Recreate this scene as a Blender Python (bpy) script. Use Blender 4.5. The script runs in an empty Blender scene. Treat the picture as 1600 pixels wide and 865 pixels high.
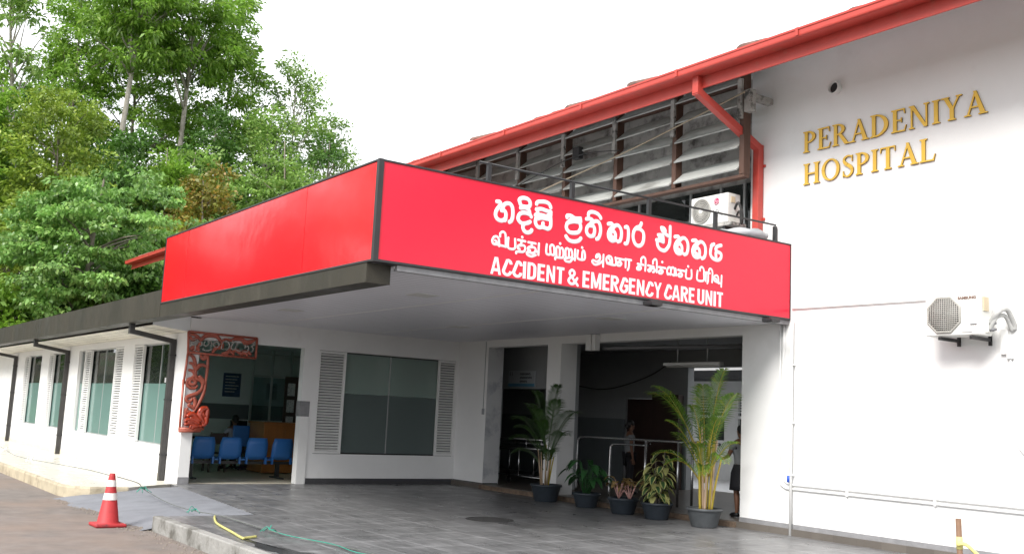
import bpy, bmesh, math, random
import numpy as np
from mathutils import Vector, Matrix
random.seed(7)
SC = bpy.context.scene
COL = SC.collection
rad = math.radians
# ------------------------------------------------------------------ camera
cam_d = bpy.data.cameras.new('camera')
cam = bpy.data.objects.new('camera', cam_d); COL.objects.link(cam)
cam_d.sensor_width = 36.0; cam_d.sensor_fit = 'HORIZONTAL'; cam_d.lens = 1585.573/1600*36
cam_d.clip_start = 0.1; cam_d.clip_end = 3000
def cam_matrix(a, b, c, loc):
    fwd = np.array([math.cos(b)*math.cos(a), math.cos(b)*math.sin(a), math.sin(b)])
    right = np.cross(fwd, [0, 0, 1]); right /= np.linalg.norm(right)
    down = -np.cross(right, fwd)
    r2 = right*math.cos(c)+down*math.sin(c); d2 = -right*math.sin(c)+down*math.cos(c)
    m = Matrix.Identity(4)
    for i in range(3):
        m[i][0] = r2[i]; m[i][1] = -d2[i]; m[i][2] = -fwd[i]; m[i][3] = loc[i]
    return m
cam.matrix_world = cam_matrix(rad(144.5679), rad(7.8207), rad(-2.7186), (0, 0, 1.6))
SC.camera = cam
# ------------------------------------------------------------------ sky, sun, exposure
SUN_EL, SUN_AZ = 40.0, -70.0      # azimuth (deg, from +x counter-clockwise) the light comes FROM
world = bpy.data.worlds.new('World'); SC.world = world; world.use_nodes = True
wn = world.node_tree.nodes; wl = world.node_tree.links; wn.clear()
wo = wn.new('ShaderNodeOutputWorld'); bg = wn.new('ShaderNodeBackground')
sky = wn.new('ShaderNodeTexSky'); sky.sky_type = 'NISHITA'; sky.sun_disc = False
sky.sun_elevation = rad(SUN_EL); sky.sun_rotation = rad(90-SUN_AZ); sky.dust_density = 3; sky.air_density = 1.2
tc = wn.new('ShaderNodeTexCoord'); mp = wn.new('ShaderNodeMapping'); mp.inputs['Scale'].default_value = (1.0, 1.0, 2.6)
ns = wn.new('ShaderNodeTexNoise'); ns.inputs['Scale'].default_value = 1.7; ns.inputs['Detail'].default_value = 6; ns.inputs['Roughness'].default_value = .55
rp = wn.new('ShaderNodeValToRGB'); rp.color_ramp.elements[0].position = .30; rp.color_ramp.elements[1].position = .47
rp.color_ramp.elements[0].color = (.80, .80, .80, 1); rp.color_ramp.elements[1].color = (1, 1, 1, 1)
mx = wn.new('ShaderNodeMix'); mx.data_type = 'RGBA'
mx.inputs['B'].default_value = (9.4, 9.6, 9.9, 1)      # bright overcast cloud in the sky texture's own units
wl.new(tc.outputs['Generated'], mp.inputs['Vector']); wl.new(mp.outputs['Vector'], ns.inputs['Vector'])
wl.new(ns.outputs['Fac'], rp.inputs['Fac']); wl.new(rp.outputs['Color'], mx.inputs['Factor'])
wl.new(sky.outputs['Color'], mx.inputs['A']); wl.new(mx.outputs['Result'], bg.inputs['Color'])
bg.inputs['Strength'].default_value = 0.08
wl.new(bg.outputs['Background'], wo.inputs['Surface'])
sd = bpy.data.lights.new('sun', 'SUN'); sd.energy = 2.1; sd.angle = rad(24); sd.color = (1, .965, .91)
sun = bpy.data.objects.new('sun', sd); COL.objects.link(sun)
dirv = Vector((math.cos(rad(SUN_AZ))*math.cos(rad(SUN_EL)), math.sin(rad(SUN_AZ))*math.cos(rad(SUN_EL)), math.sin(rad(SUN_EL))))
sun.rotation_euler = dirv.to_track_quat('Z', 'Y').to_euler(); sun.location = (0, -10, 30)
SC.view_settings.view_transform = 'Standard'; SC.view_settings.look = 'None'
SC.view_settings.gamma = 1; SC.view_settings.use_curve_mapping = False
SC.view_settings.exposure = 1.2
SC.render.engine = 'CYCLES'
cy = SC.cycles
cy.use_denoising = True; cy.max_bounces = 8; cy.diffuse_bounces = 5; cy.glossy_bounces = 4
cy.transparent_max_bounces = 12; cy.sample_clamp_indirect = 6
cy.caustics_reflective = False; cy.caustics_refractive = False

# ------------------------------------------------------------------ materials
class NT:
    def __init__(s, m): s.t = m.node_tree; s.n = s.t.nodes; s.l = s.t.links
    def new(s, k, **kw):
        n = s.n.new(k)
        for a, b in kw.items(): setattr(n, a, b)
        return n
def mat(name, col, rough=.6, metal=0.0, var=.12, vscale=3.0, bump=0.0, bscale=40.0, dirt=None, dscale=1.2, dlo=.5, dhi=.7, spec=.5, coat=0.0, stretch=(1, 1, 1), rvar=0.0):
    m = bpy.data.materials.new(name); m.use_nodes = True
    t = NT(m); b = t.n['Principled BSDF']
    b.inputs['Roughness'].default_value = rough; b.inputs['Metallic'].default_value = metal
    b.inputs['Specular IOR Level'].default_value = spec
    if coat: b.inputs['Coat Weight'].default_value = coat; b.inputs['Coat Roughness'].default_value = .12
    tc = t.new('ShaderNodeTexCoord'); mp = t.new('ShaderNodeMapping'); mp.inputs['Scale'].default_value = stretch
    t.l.new(tc.outputs['Object'], mp.inputs['Vector'])
    n = t.new('ShaderNodeTexNoise'); n.inputs['Scale'].default_value = vscale; n.inputs['Detail'].default_value = 6; n.inputs['Roughness'].default_value = .6
    t.l.new(mp.outputs['Vector'], n.inputs['Vector'])
    r = t.new('ShaderNodeMapRange'); r.inputs['From Min'].default_value = .3; r.inputs['From Max'].default_value = .7
    r.inputs['To Min'].default_value = 1-var; r.inputs['To Max'].default_value = 1+var
    t.l.new(n.outputs['Fac'], r.inputs['Value'])
    mul = t.new('ShaderNodeMix', data_type='RGBA', blend_type='MULTIPLY'); mul.inputs['Factor'].default_value = 1
    mul.inputs['A'].default_value = (*col, 1); t.l.new(r.outputs['Result'], mul.inputs['B'])
    out = mul.outputs['Result']
    if dirt:
        n2 = t.new('ShaderNodeTexNoise'); n2.inputs['Scale'].default_value = dscale; n2.inputs['Detail'].default_value = 8; n2.inputs['Roughness'].default_value = .65
        t.l.new(mp.outputs['Vector'], n2.inputs['Vector'])
        r2 = t.new('ShaderNodeMapRange'); r2.inputs['From Min'].default_value = dlo; r2.inputs['From Max'].default_value = dhi
        t.l.new(n2.outputs['Fac'], r2.inputs['Value'])
        m2 = t.new('ShaderNodeMix', data_type='RGBA'); m2.inputs['B'].default_value = (*dirt, 1)
        t.l.new(out, m2.inputs['A']); t.l.new(r2.outputs['Result'], m2.inputs['Factor']); out = m2.outputs['Result']
    t.l.new(out, b.inputs['Base Color'])
    if rvar:
        rr = t.new('ShaderNodeMapRange'); rr.inputs['From Min'].default_value = .35; rr.inputs['From Max'].default_value = .65
        rr.inputs['To Min'].default_value = max(.03, rough-rvar); rr.inputs['To Max'].default_value = rough+rvar
        t.l.new(n.outputs['Fac'], rr.inputs['Value']); t.l.new(rr.outputs['Result'], b.inputs['Roughness'])
    if bump:
        n3 = t.new('ShaderNodeTexNoise'); n3.inputs['Scale'].default_value = bscale; n3.inputs['Detail'].default_value = 5
        t.l.new(mp.outputs['Vector'], n3.inputs['Vector'])
        bp = t.new('ShaderNodeBump'); bp.inputs['Strength'].default_value = bump; bp.inputs['Distance'].default_value = .02
        t.l.new(n3.outputs['Fac'], bp.inputs['Height']); t.l.new(bp.outputs['Normal'], b.inputs['Normal'])
    m['b'] = 1
    return m
def glass_mat(name, tint, frost=None, rough=.02, opac=.12, refl=1.0, ior=1.5):
    """window glass: fresnel reflection over tinted see-through with a painted pale haze (or frosted film)"""
    m = bpy.data.materials.new(name); m.use_nodes = True; t = NT(m); t.n.clear()
    o = t.new('ShaderNodeOutputMaterial'); mixs = t.new('ShaderNodeMixShader')
    fr = t.new('ShaderNodeFresnel'); fr.inputs['IOR'].default_value = ior
    g = t.new('ShaderNodeBsdfGlossy'); g.inputs['Roughness'].default_value = rough; g.inputs['Color'].default_value = (refl, refl, refl, 1)
    tcn = t.new('ShaderNodeTexCoord'); nz = t.new('ShaderNodeTexNoise'); nz.inputs['Scale'].default_value = 1.3; nz.inputs['Detail'].default_value = 1
    bp = t.new('ShaderNodeBump'); bp.inputs['Strength'].default_value = .05; bp.inputs['Distance'].default_value = .03
    t.l.new(tcn.outputs['Object'], nz.inputs['Vector']); t.l.new(nz.outputs['Fac'], bp.inputs['Height']); t.l.new(bp.outputs['Normal'], g.inputs['Normal'])
    tr = t.new('ShaderNodeBsdfTransparent'); tr.inputs['Color'].default_value = (*tint, 1)
    base = tr
    d = t.new('ShaderNodeBsdfDiffuse'); tl = t.new('ShaderNodeBsdfTranslucent'); md = t.new('ShaderNodeMixShader')
    mb = t.new('ShaderNodeMixShader')
    if frost:
        d.inputs['Color'].default_value = (*frost, 1); mb.inputs['Fac'].default_value = .93; tl.inputs['Color'].default_value = (*[min(1, 2.0*c) for c in frost], 1); md.inputs['Fac'].default_value = .5
    else:
        d.inputs['Color'].default_value = (.42, .50, .47, 1); mb.inputs['Fac'].default_value = opac; md.inputs['Fac'].default_value = 0
    t.l.new(tr.outputs[0], mb.inputs[1]); t.l.new(d.outputs[0], md.inputs[1]); t.l.new(tl.outputs[0], md.inputs[2]); t.l.new(md.outputs[0], mb.inputs[2])
    t.l.new(fr.outputs[0], mixs.inputs['Fac']); t.l.new(mb.outputs[0], mixs.inputs[1]); t.l.new(g.outputs[0], mixs.inputs[2])
    t.l.new(mixs.outputs[0], o.inputs['Surface'])
    return m
def leaf_mat(name, c1, c2, c3=None, trans=.35, rough=.45):
    m = bpy.data.materials.new(name); m.use_nodes = True; t = NT(m); b = t.n['Principled BSDF']
    g = t.new('ShaderNodeNewGeometry'); r = t.new('ShaderNodeValToRGB'); e = r.color_ramp.elements
    e[0].color = (*c1, 1); e[1].color = (*c2, 1)
    if c3:
        e[1].position = .8; k = e.new(1.0); k.color = (*c3, 1)
    t.l.new(g.outputs['Random Per Island'], r.inputs['Fac'])
    tcn = t.new('ShaderNodeTexCoord'); nz = t.new('ShaderNodeTexNoise'); nz.inputs['Scale'].default_value = .55; nz.inputs['Detail'].default_value = 2
    t.l.new(tcn.outputs['Object'], nz.inputs['Vector'])
    hs = t.new('ShaderNodeHueSaturation'); mr = t.new('ShaderNodeMapRange'); mr.inputs['From Min'].default_value = .3; mr.inputs['From Max'].default_value = .7
    mr.inputs['To Min'].default_value = .72; mr.inputs['To Max'].default_value = 1.3
    t.l.new(nz.outputs['Fac'], mr.inputs['Value']); t.l.new(mr.outputs['Result'], hs.inputs['Value']); t.l.new(r.outputs['Color'], hs.inputs['Color'])
    t.l.new(hs.outputs['Color'], b.inputs['Base Color']); b.inputs['Roughness'].default_value = rough
    tl = t.new('ShaderNodeBsdfTranslucent'); t.l.new(hs.outputs['Color'], tl.inputs['Color'])
    ms = t.new('ShaderNodeMixShader'); ms.inputs['Fac'].default_value = trans
    o = t.n['Material Output']; t.l.new(b.outputs[0], ms.inputs[1]); t.l.new(tl.outputs[0], ms.inputs[2]); t.l.new(ms.outputs[0], o.inputs['Surface'])
    return m
def grooved(name, col, axis, pitch, depth=.5, rough=.5, gw=.06, dark=.55, var=.05, axis2=None, pitch2=1.0, stagger=0.0, streak=0.0, dirt=None, rvar=0, dscale=1.1, dlo=.5, dhi=.72):
    """boards or tiles: thin recessed joints across one or two axes"""
    m = mat(name, col, rough, var=var, vscale=2.0, dirt=dirt, rvar=rvar, dscale=dscale, dlo=dlo, dhi=dhi); t = NT(m); b = t.n['Principled BSDF']
    tcn = t.new('ShaderNodeTexCoord'); sp = t.new('ShaderNodeSeparateXYZ'); t.l.new(tcn.outputs['Object'], sp.inputs[0])
    def M(op, a, c=None):
        n = t.new('ShaderNodeMath', operation=op)
        for i, v in enumerate((a, c)):
            if v is None: continue
            if isinstance(v, (int, float)): n.inputs[i].default_value = v
            else: t.l.new(v, n.inputs[i])
        return n.outputs[0]
    def line(out, p, w, off=None):
        q = M('DIVIDE', out, p)
        if off is not None: q = M('ADD', q, off)
        f = M('FRACT', q); return M('LESS_THAN', f, w)
    A = sp.outputs['XYZ'.index(axis)]
    g = line(A, pitch, gw)
    if axis2:
        off = M('MULTIPLY', M('MODULO', M('FLOOR', M('DIVIDE', A, pitch)), 2.0), stagger) if stagger else None
        g = M('MAXIMUM', g, line(sp.outputs['XYZ'.index(axis2)], pitch2, gw*pitch/pitch2, off))
    src = b.inputs['Base Color'].links[0].from_socket
    mxn = t.new('ShaderNodeMix', data_type='RGBA', blend_type='MULTIPLY'); mxn.inputs['B'].default_value = (dark, dark, dark, 1)
    t.l.new(src, mxn.inputs['A']); t.l.new(g, mxn.inputs['Factor']); col_out = mxn.outputs['Result']
    if axis2:
        wn_ = t.new('ShaderNodeTexWhiteNoise', noise_dimensions='2D'); cx = t.new('ShaderNodeCombineXYZ')
        t.l.new(M('FLOOR', M('DIVIDE', A, pitch)), cx.inputs[0]); t.l.new(M('FLOOR', M('DIVIDE', sp.outputs['XYZ'.index(axis2)], pitch2)), cx.inputs[1])
        t.l.new(cx.outputs[0], wn_.inputs['Vector'])
        mr = t.new('ShaderNodeMapRange'); mr.inputs['To Min'].default_value = .9; mr.inputs['To Max'].default_value = 1.08; t.l.new(wn_.outputs['Value'], mr.inputs['Value'])
        m3 = t.new('ShaderNodeMix', data_type='RGBA', blend_type='MULTIPLY'); m3.inputs['Factor'].default_value = 1
        t.l.new(col_out, m3.inputs['A']); t.l.new(mr.outputs['Result'], m3.inputs['B']); col_out = m3.outputs['Result']
    if streak:
        mp = t.new('ShaderNodeMapping'); mp.inputs['Scale'].default_value = (.9, 5, 1); mp.inputs['Rotation'].default_value = (0, 0, .5); t.l.new(tcn.outputs['Object'], mp.inputs['Vector'])
        n = t.new('ShaderNodeTexNoise'); n.inputs['Scale'].default_value = 2.2; n.inputs['Detail'].default_value = 8; n.inputs['Roughness'].default_value = .7; t.l.new(mp.outputs['Vector'], n.inputs['Vector'])
        mr = t.new('ShaderNodeMapRange'); mr.inputs['From Min'].default_value = .42; mr.inputs['From Max'].default_value = .7; mr.inputs['To Min'].default_value = 1-streak*.4; mr.inputs['To Max'].default_value = 1+streak
        t.l.new(n.outputs['Fac'], mr.inputs['Value'])
        m3 = t.new('ShaderNodeMix', data_type='RGBA', blend_type='MULTIPLY'); m3.inputs['Factor'].default_value = 1
        t.l.new(col_out, m3.inputs['A']); t.l.new(mr.outputs['Result'], m3.inputs['B']); col_out = m3.outputs['Result']
    t.l.new(col_out, b.inputs['Base Color'])
    bp = t.new('ShaderNodeBump'); bp.invert = True; bp.inputs['Strength'].default_value = depth; bp.inputs['Distance'].default_value = .01
    t.l.new(g, bp.inputs['Height']); t.l.new(bp.outputs['Normal'], b.inputs['Normal'])
    return m

M_ = {}
M_['wall'] = mat('white_wall_paint', (.80, .80, .795), .7, var=.03, vscale=1.3, bump=.12, bscale=9, dirt=(.64, .63, .61), dscale=.9, dlo=.60, dhi=.86)
M_['wall_old'] = mat('stained_wall_paint', (.66, .67, .68), .75, var=.06, vscale=2.2, bump=.15, bscale=9, dirt=(.30, .32, .37), dscale=1.5, dlo=.52, dhi=.72)
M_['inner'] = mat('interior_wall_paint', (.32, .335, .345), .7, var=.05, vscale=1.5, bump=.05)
M_['roomwall'] = mat('ward_wall_paint', (.78, .80, .80), .7, var=.05, vscale=1.5)
M_['dado'] = mat('grey_dado_paint', (.16, .18, .19), .5, var=.06)
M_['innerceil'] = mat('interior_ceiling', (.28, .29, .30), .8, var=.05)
M_['skirt'] = mat('dark_skirting_tile', (.055, .055, .06), .4, var=.15, vscale=5)
M_['skirt_grey'] = mat('grey_cement_skirting', (.24, .24, .25), .7, var=.2, vscale=6, bump=.2)
M_['skirt_cream'] = mat('cream_skirting', (.62, .57, .48), .5, var=.06)
M_['red'] = mat('red_sign_sheet', (.78, .010, .042), .30, var=.03, vscale=.6, spec=.5, bump=.10, bscale=1.2)
M_['redside'] = mat('red_sign_sheet_weathered', (.78, .010, .020), .13, var=.05, vscale=.8, spec=.75, bump=.5, bscale=.7)
M_['letter'] = mat('white_vinyl', (.86, .85, .88), .5, var=.01)
M_['black'] = mat('black_trim', (.025, .024, .026), .4, var=.2)
M_['pipe'] = mat('black_downpipe_paint', (.035, .033, .032), .42, var=.25, vscale=8, dirt=(.3, .29, .28), dscale=11, dlo=.66, dhi=.74)
M_['brown'] = mat('dark_brown_metal_fascia', (.034, .030, .021), .48, spec=.35, metal=.0, var=.25, vscale=1.6, bump=.5, bscale=2.2, stretch=(1, 1, .4), dirt=(.07, .064, .05), dscale=2.6, dlo=.55, dhi=.8, rvar=.1)
M_['gutter'] = mat('red_oxide_gutter', (.47, .056, .042), .42, var=.1, vscale=2.5, dirt=(.36, .11, .075), dscale=3, dlo=.58, dhi=.8, bump=.05)
M_['orange'] = mat('orange_gutter', (.62, .14, .035), .5, var=.1)
M_['tile'] = mat('clay_roof_tile', (.17, .085, .065), .8, var=.3, vscale=6, bump=.3, dirt=(.06, .055, .05), dscale=5, dlo=.5, dhi=.66)
M_['soffgrey'] = mat('grey_eave_board', (.62, .62, .62), .75, var=.1, vscale=4)
M_['ceilpvc'] = grooved('canopy_ceiling_boards', (.76, .76, .82), 'Y', .125, .5, .36, .12, .68, .03)
M_['soffcream'] = grooved('cream_soffit_boards', (.74, .71, .62), 'X', .30, .6, .5, .05, .45, .06, axis2='Y', pitch2=.17)
M_['slat'] = mat('weathered_louvre', (.43, .44, .42), .7, var=.15, vscale=5, stretch=(.3, 1, 1), dirt=(.15, .145, .13), dscale=4, dlo=.52, dhi=.75)
M_['slatin'] = mat('mouldy_wall', (.43, .42, .40), .8, var=.2, vscale=2, dirt=(.10, .09, .085), dscale=2.2, dlo=.48, dhi=.66)
M_['wood'] = mat('dark_brown_timber', (.085, .042, .028), .55, var=.25, vscale=6, stretch=(1, 1, .2))
M_['post'] = mat('old_grey_concrete', (.38, .37, .35), .85, var=.25, vscale=8, bump=.3, dirt=(.08, .08, .075), dscale=5, dlo=.5, dhi=.6)
M_['carve'] = mat('varnished_pinkish_wood', (.36, .085, .052), .38, var=.25, vscale=9, spec=.55)
M_['swan'] = mat('varnished_red_wood', (.33, .035, .012), .25, var=.25, vscale=12, spec=.6)
M_['carvelet'] = mat('grey_carved_letter', (.40, .38, .35), .4, var=.15, vscale=12)
M_['blue'] = mat('blue_plastic_seat', (.035, .17, .50), .38, var=.05)
M_['darkmetal'] = mat('dark_powder_coat', (.02, .02, .022), .45, var=.15)
M_['steel'] = mat('stainless_tube', (.55, .55, .56), .25, metal=1.0, var=.08)
M_['alu'] = mat('aluminium_frame', (.55, .56, .56), .4, metal=.6, var=.05)
M_['pvc'] = mat('white_pvc', (.78, .78, .77), .4, var=.03)
M_['gold'] = mat('gold_letter', (.74, .46, .06), .38, metal=.25, var=.08, vscale=4)
M_['golds'] = mat('gold_letter_edge', (.30, .17, .03), .5, metal=.25, var=.08)
M_['acw'] = mat('outdoor_unit_enamel', (.74, .74, .71), .4, var=.04, dirt=(.55, .53, .47), dscale=3, dlo=.58, dhi=.85)
M_['acgrille'] = mat('fan_guard_plastic', (.42, .41, .38), .5, var=.08)
M_['dark'] = mat('dark_void', (.02, .02, .022), .7, var=.1)
M_['roadm'] = mat('asphalt_with_red_dust', (.185, .160, .145), .85, var=.22, vscale=2.6, bump=.6, bscale=120, dirt=(.24, .175, .135), dscale=.45, dlo=.45, dhi=.8)
M_['ramp'] = mat('cement_ramp', (.20, .208, .232), .75, var=.12, vscale=2.5, bump=.35, bscale=70, dirt=(.14, .145, .16), dscale=1.3, dlo=.5, dhi=.8)
M_['kerb'] = mat('cement_kerb', (.30, .295, .28), .8, var=.22, vscale=5, bump=.4, bscale=25, dirt=(.11, .105, .092), dscale=2.5, dlo=.46, dhi=.62)
M_['kerbcream'] = mat('cream_kerb_face', (.46, .40, .29), .7, var=.18, vscale=4, bump=.3, bscale=25, dirt=(.22, .17, .11), dscale=3.0, dlo=.5, dhi=.7)
M_['walk'] = grooved('cream_walkway', (.60, .57, .50), 'X', 1.2, .2, .34, .006, .9, .05, dirt=(.46, .43, .37), rvar=.14, dscale=.8, dlo=.58, dhi=.8)
M_['porch'] = grooved('grey_floor_tile', (.15, .15, .154), 'Y', .6, .35, .36, .045, 1.65, .10, axis2='X', pitch2=.6, streak=.40, rvar=.1, dirt=(.085, .085, .087), dscale=.35, dlo=.60, dhi=.70)
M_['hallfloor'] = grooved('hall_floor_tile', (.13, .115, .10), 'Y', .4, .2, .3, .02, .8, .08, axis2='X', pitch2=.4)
M_['roomfloor'] = mat('cream_room_floor', (.62, .58, .47), .3, var=.05)
M_['cone'] = mat('faded_red_cone', (.40, .026, .030), .6, var=.12, vscale=7, dirt=(.15, .03, .035), dscale=6, dlo=.55, dhi=.70)
M_['band'] = mat('worn_reflective_band', (.72, .70, .68), .5, var=.08, dirt=(.2, .17, .15), dscale=16, dlo=.60, dhi=.66)
M_['pot'] = mat('dark_plastic_pot', (.028, .036, .046), .45, var=.2, vscale=8)
M_['potgrey'] = mat('grey_plastic_pot', (.075, .082, .088), .5, var=.2, vscale=8)
M_['soil'] = mat('potting_soil', (.06, .04, .03), .95, var=.3, vscale=30, bump=.6)
M_['cane'] = leaf_mat('yellow_palm_cane', (.50, .33, .03), (.42, .36, .05), trans=.05)
M_['canedry'] = leaf_mat('pale_cane_base', (.55, .45, .33), (.40, .25, .15), trans=.0)
M_['palm'] = leaf_mat('palm_leaflet', (.07, .17, .018), (.15, .27, .03), (.28, .30, .03), trans=.3, rough=.35)
M_['palmd'] = leaf_mat('dark_palm_leaflet', (.03, .075, .018), (.055, .12, .022), trans=.2, rough=.35)
M_['leafg'] = leaf_mat('glossy_green_leaf', (.028, .10, .030), (.05, .16, .05), trans=.2, rough=.3)
M_['leafcream'] = leaf_mat('cream_leaf_margin', (.50, .52, .17), (.60, .58, .25), trans=.25, rough=.35)
M_['leafvar'] = leaf_mat('dark_leaf_centre', (.035, .09, .03), (.06, .13, .05), trans=.15, rough=.35)
M_['leafred'] = leaf_mat('bronze_leaf', (.26, .21, .07), (.40, .25, .11), trans=.25, rough=.4)
M_['leafpink'] = leaf_mat('pink_stalk', (.52, .27, .24), (.60, .36, .32), trans=.0)
M_['bark'] = mat('grey_bark', (.20, .175, .14), .9, var=.3, vscale=3, bump=.4, bscale=12, stretch=(1, 1, .3))
M_['barkpale'] = mat('pale_bark', (.40, .37, .32), .85, var=.3, vscale=3, bump=.3, bscale=10, stretch=(1, 1, .4), dirt=(.16, .14, .11), dscale=3, dlo=.5, dhi=.65)
M_['skin'] = mat('brown_skin', (.20, .095, .055), .5, var=.05)
M_['hair'] = mat('black_hair', (.010, .009, .009), .5, var=.1)
M_['shirtgrey'] = mat('grey_uniform', (.23, .24, .25), .8, var=.05)
M_['shirtlilac'] = mat('pale_lilac_shirt', (.45, .44, .52), .8, var=.05)
M_['darkcloth'] = mat('dark_cloth', (.015, .015, .019), .85, var=.1)
M_['shoe'] = mat('black_shoe', (.010, .010, .011), .4, var=.1)
M_['cabinet'] = mat('orange_brown_wood', (.36, .135, .035), .4, var=.2, vscale=4, stretch=(1, 1, .25))
M_['desk'] = mat('dark_desk', (.05, .03, .025), .4, var=.2)
M_['screen'] = mat('dark_screen', (.015, .017, .02), .15, var=.1)
M_['poster'] = mat('blue_poster', (.04, .075, .16), .5, var=.5, vscale=7)
M_['paper'] = mat('white_paper', (.6, .6, .6), .6, var=.1, vscale=20, dirt=(.25, .27, .3), dscale=35, dlo=.5, dhi=.6)
M_['purple'] = mat('purple_cloth', (.07, .02, .11), .8, var=.3, vscale=9)
M_['signplate'] = mat('pale_sign_plate', (.42, .45, .47), .45, var=.04)
M_['signblue'] = mat('pale_blue_band', (.10, .28, .42), .45, var=.1)
M_['ink'] = mat('black_ink', (.02, .02, .025), .5, var=.1)
M_['lgred'] = mat('dark_pink_badge', (.50, .02, .10), .4, var=.03)
M_['greytext'] = mat('grey_print', (.16, .16, .17), .5, var=.03)
M_['browntext'] = mat('brown_print', (.20, .12, .09), .5, var=.03)
M_['beige'] = mat('beige_label', (.62, .52, .36), .5, var=.05)
M_['rubber'] = mat('grey_pipe_insulation', (.45, .45, .44), .7, var=.15, vscale=12)
M_['cable'] = mat('dark_cable', (.03, .03, .03), .6, var=.1)
M_['greycable'] = mat('grey_cable', (.42, .41, .40), .6, var=.1)
M_['rope'] = mat('tan_rope', (.36, .30, .22), .8, var=.15, vscale=20)
M_['string'] = mat('thin_grey_string', (.12, .13, .12), .8, var=.3, vscale=4)
M_['greentie'] = mat('green_nylon', (.03, .26, .19), .6, var=.2)
M_['whitetie'] = mat('white_tape', (.75, .75, .75), .6, var=.05)
M_['hose'] = mat('yellow_green_hose', (.50, .47, .16), .45, var=.12, vscale=9)
M_['stick'] = mat('brown_stick', (.20, .115, .07), .7, var=.25, vscale=14)
M_['yellowtape'] = mat('yellow_tape', (.70, .62, .22), .6, var=.1)
M_['manhole'] = mat('cast_iron_cover', (.045, .045, .045), .6, var=.4, vscale=10, bump=.8, bscale=35)
M_['brickstep'] = mat('worn_step_edge', (.17, .12, .085), .9, var=.4, vscale=9, bump=.6, bscale=30)
M_['bluevalve'] = mat('blue_plastic_valve', (.02, .09, .5), .4, var=.05)
M_['shutback'] = mat('shutter_shadow_gap', (.16, .16, .16), .8)  # dark backing colour stands in for the shade between the slats
M_['grit'] = mat('road_grit', (.22, .19, .16), .9, var=.4, vscale=20)
M_['wet'] = mat('wet_tile', (.05, .05, .052), .22, var=.2, vscale=4)
M_['tarp'] = mat('grey_tarp', (.40, .42, .44), .5, var=.1)
M_['lampglass'] = mat('unlit_tube', (.62, .62, .60), .3, var=.02)
M_['earth'] = mat('forest_soil', (.055, .045, .025), .95, var=.4, vscale=.4, bump=.4, bscale=3, dirt=(.03, .055, .015), dscale=.25, dlo=.4, dhi=.6)
M_['farwhite'] = mat('courtyard_white_paint', (.8, .8, .8), .7, var=.04)
M_['gw'] = glass_mat('green_window_glass', (.72, .90, .84), rough=.015, opac=.06, ior=1.75)
M_['gwf'] = glass_mat('frosted_window_film', (.5, .75, .7), frost=(.30, .50, .46), rough=.10, ior=1.45)
M_['gp'] = glass_mat('porch_window_glass', (.86, .95, .91), rough=.02, opac=.42, ior=1.5)  # pale diffuse share painted in as haze to lighten the pane
M_['gpf'] = glass_mat('porch_frosted_film', (.5, .6, .6), frost=(.23, .28, .275), rough=.2, ior=1.35)
M_['gd'] = glass_mat('dark_upper_glass', (.12, .14, .15), rough=.02, opac=.05, ior=1.5)
M_['gin'] = glass_mat('counter_glass', (.7, .78, .8), rough=.02, opac=.08, ior=1.4)

def lamp_mat(name, col, e):
    m = bpy.data.materials.new(name); m.use_nodes = True; b = m.node_tree.nodes['Principled BSDF']; b.inputs['Emission Color'].default_value = (*col, 1); b.inputs['Emission Strength'].default_value = e
    return m
M_['lit'] = lamp_mat('lit_fluorescent_tube', (.95, 1, .97), 12)
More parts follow.
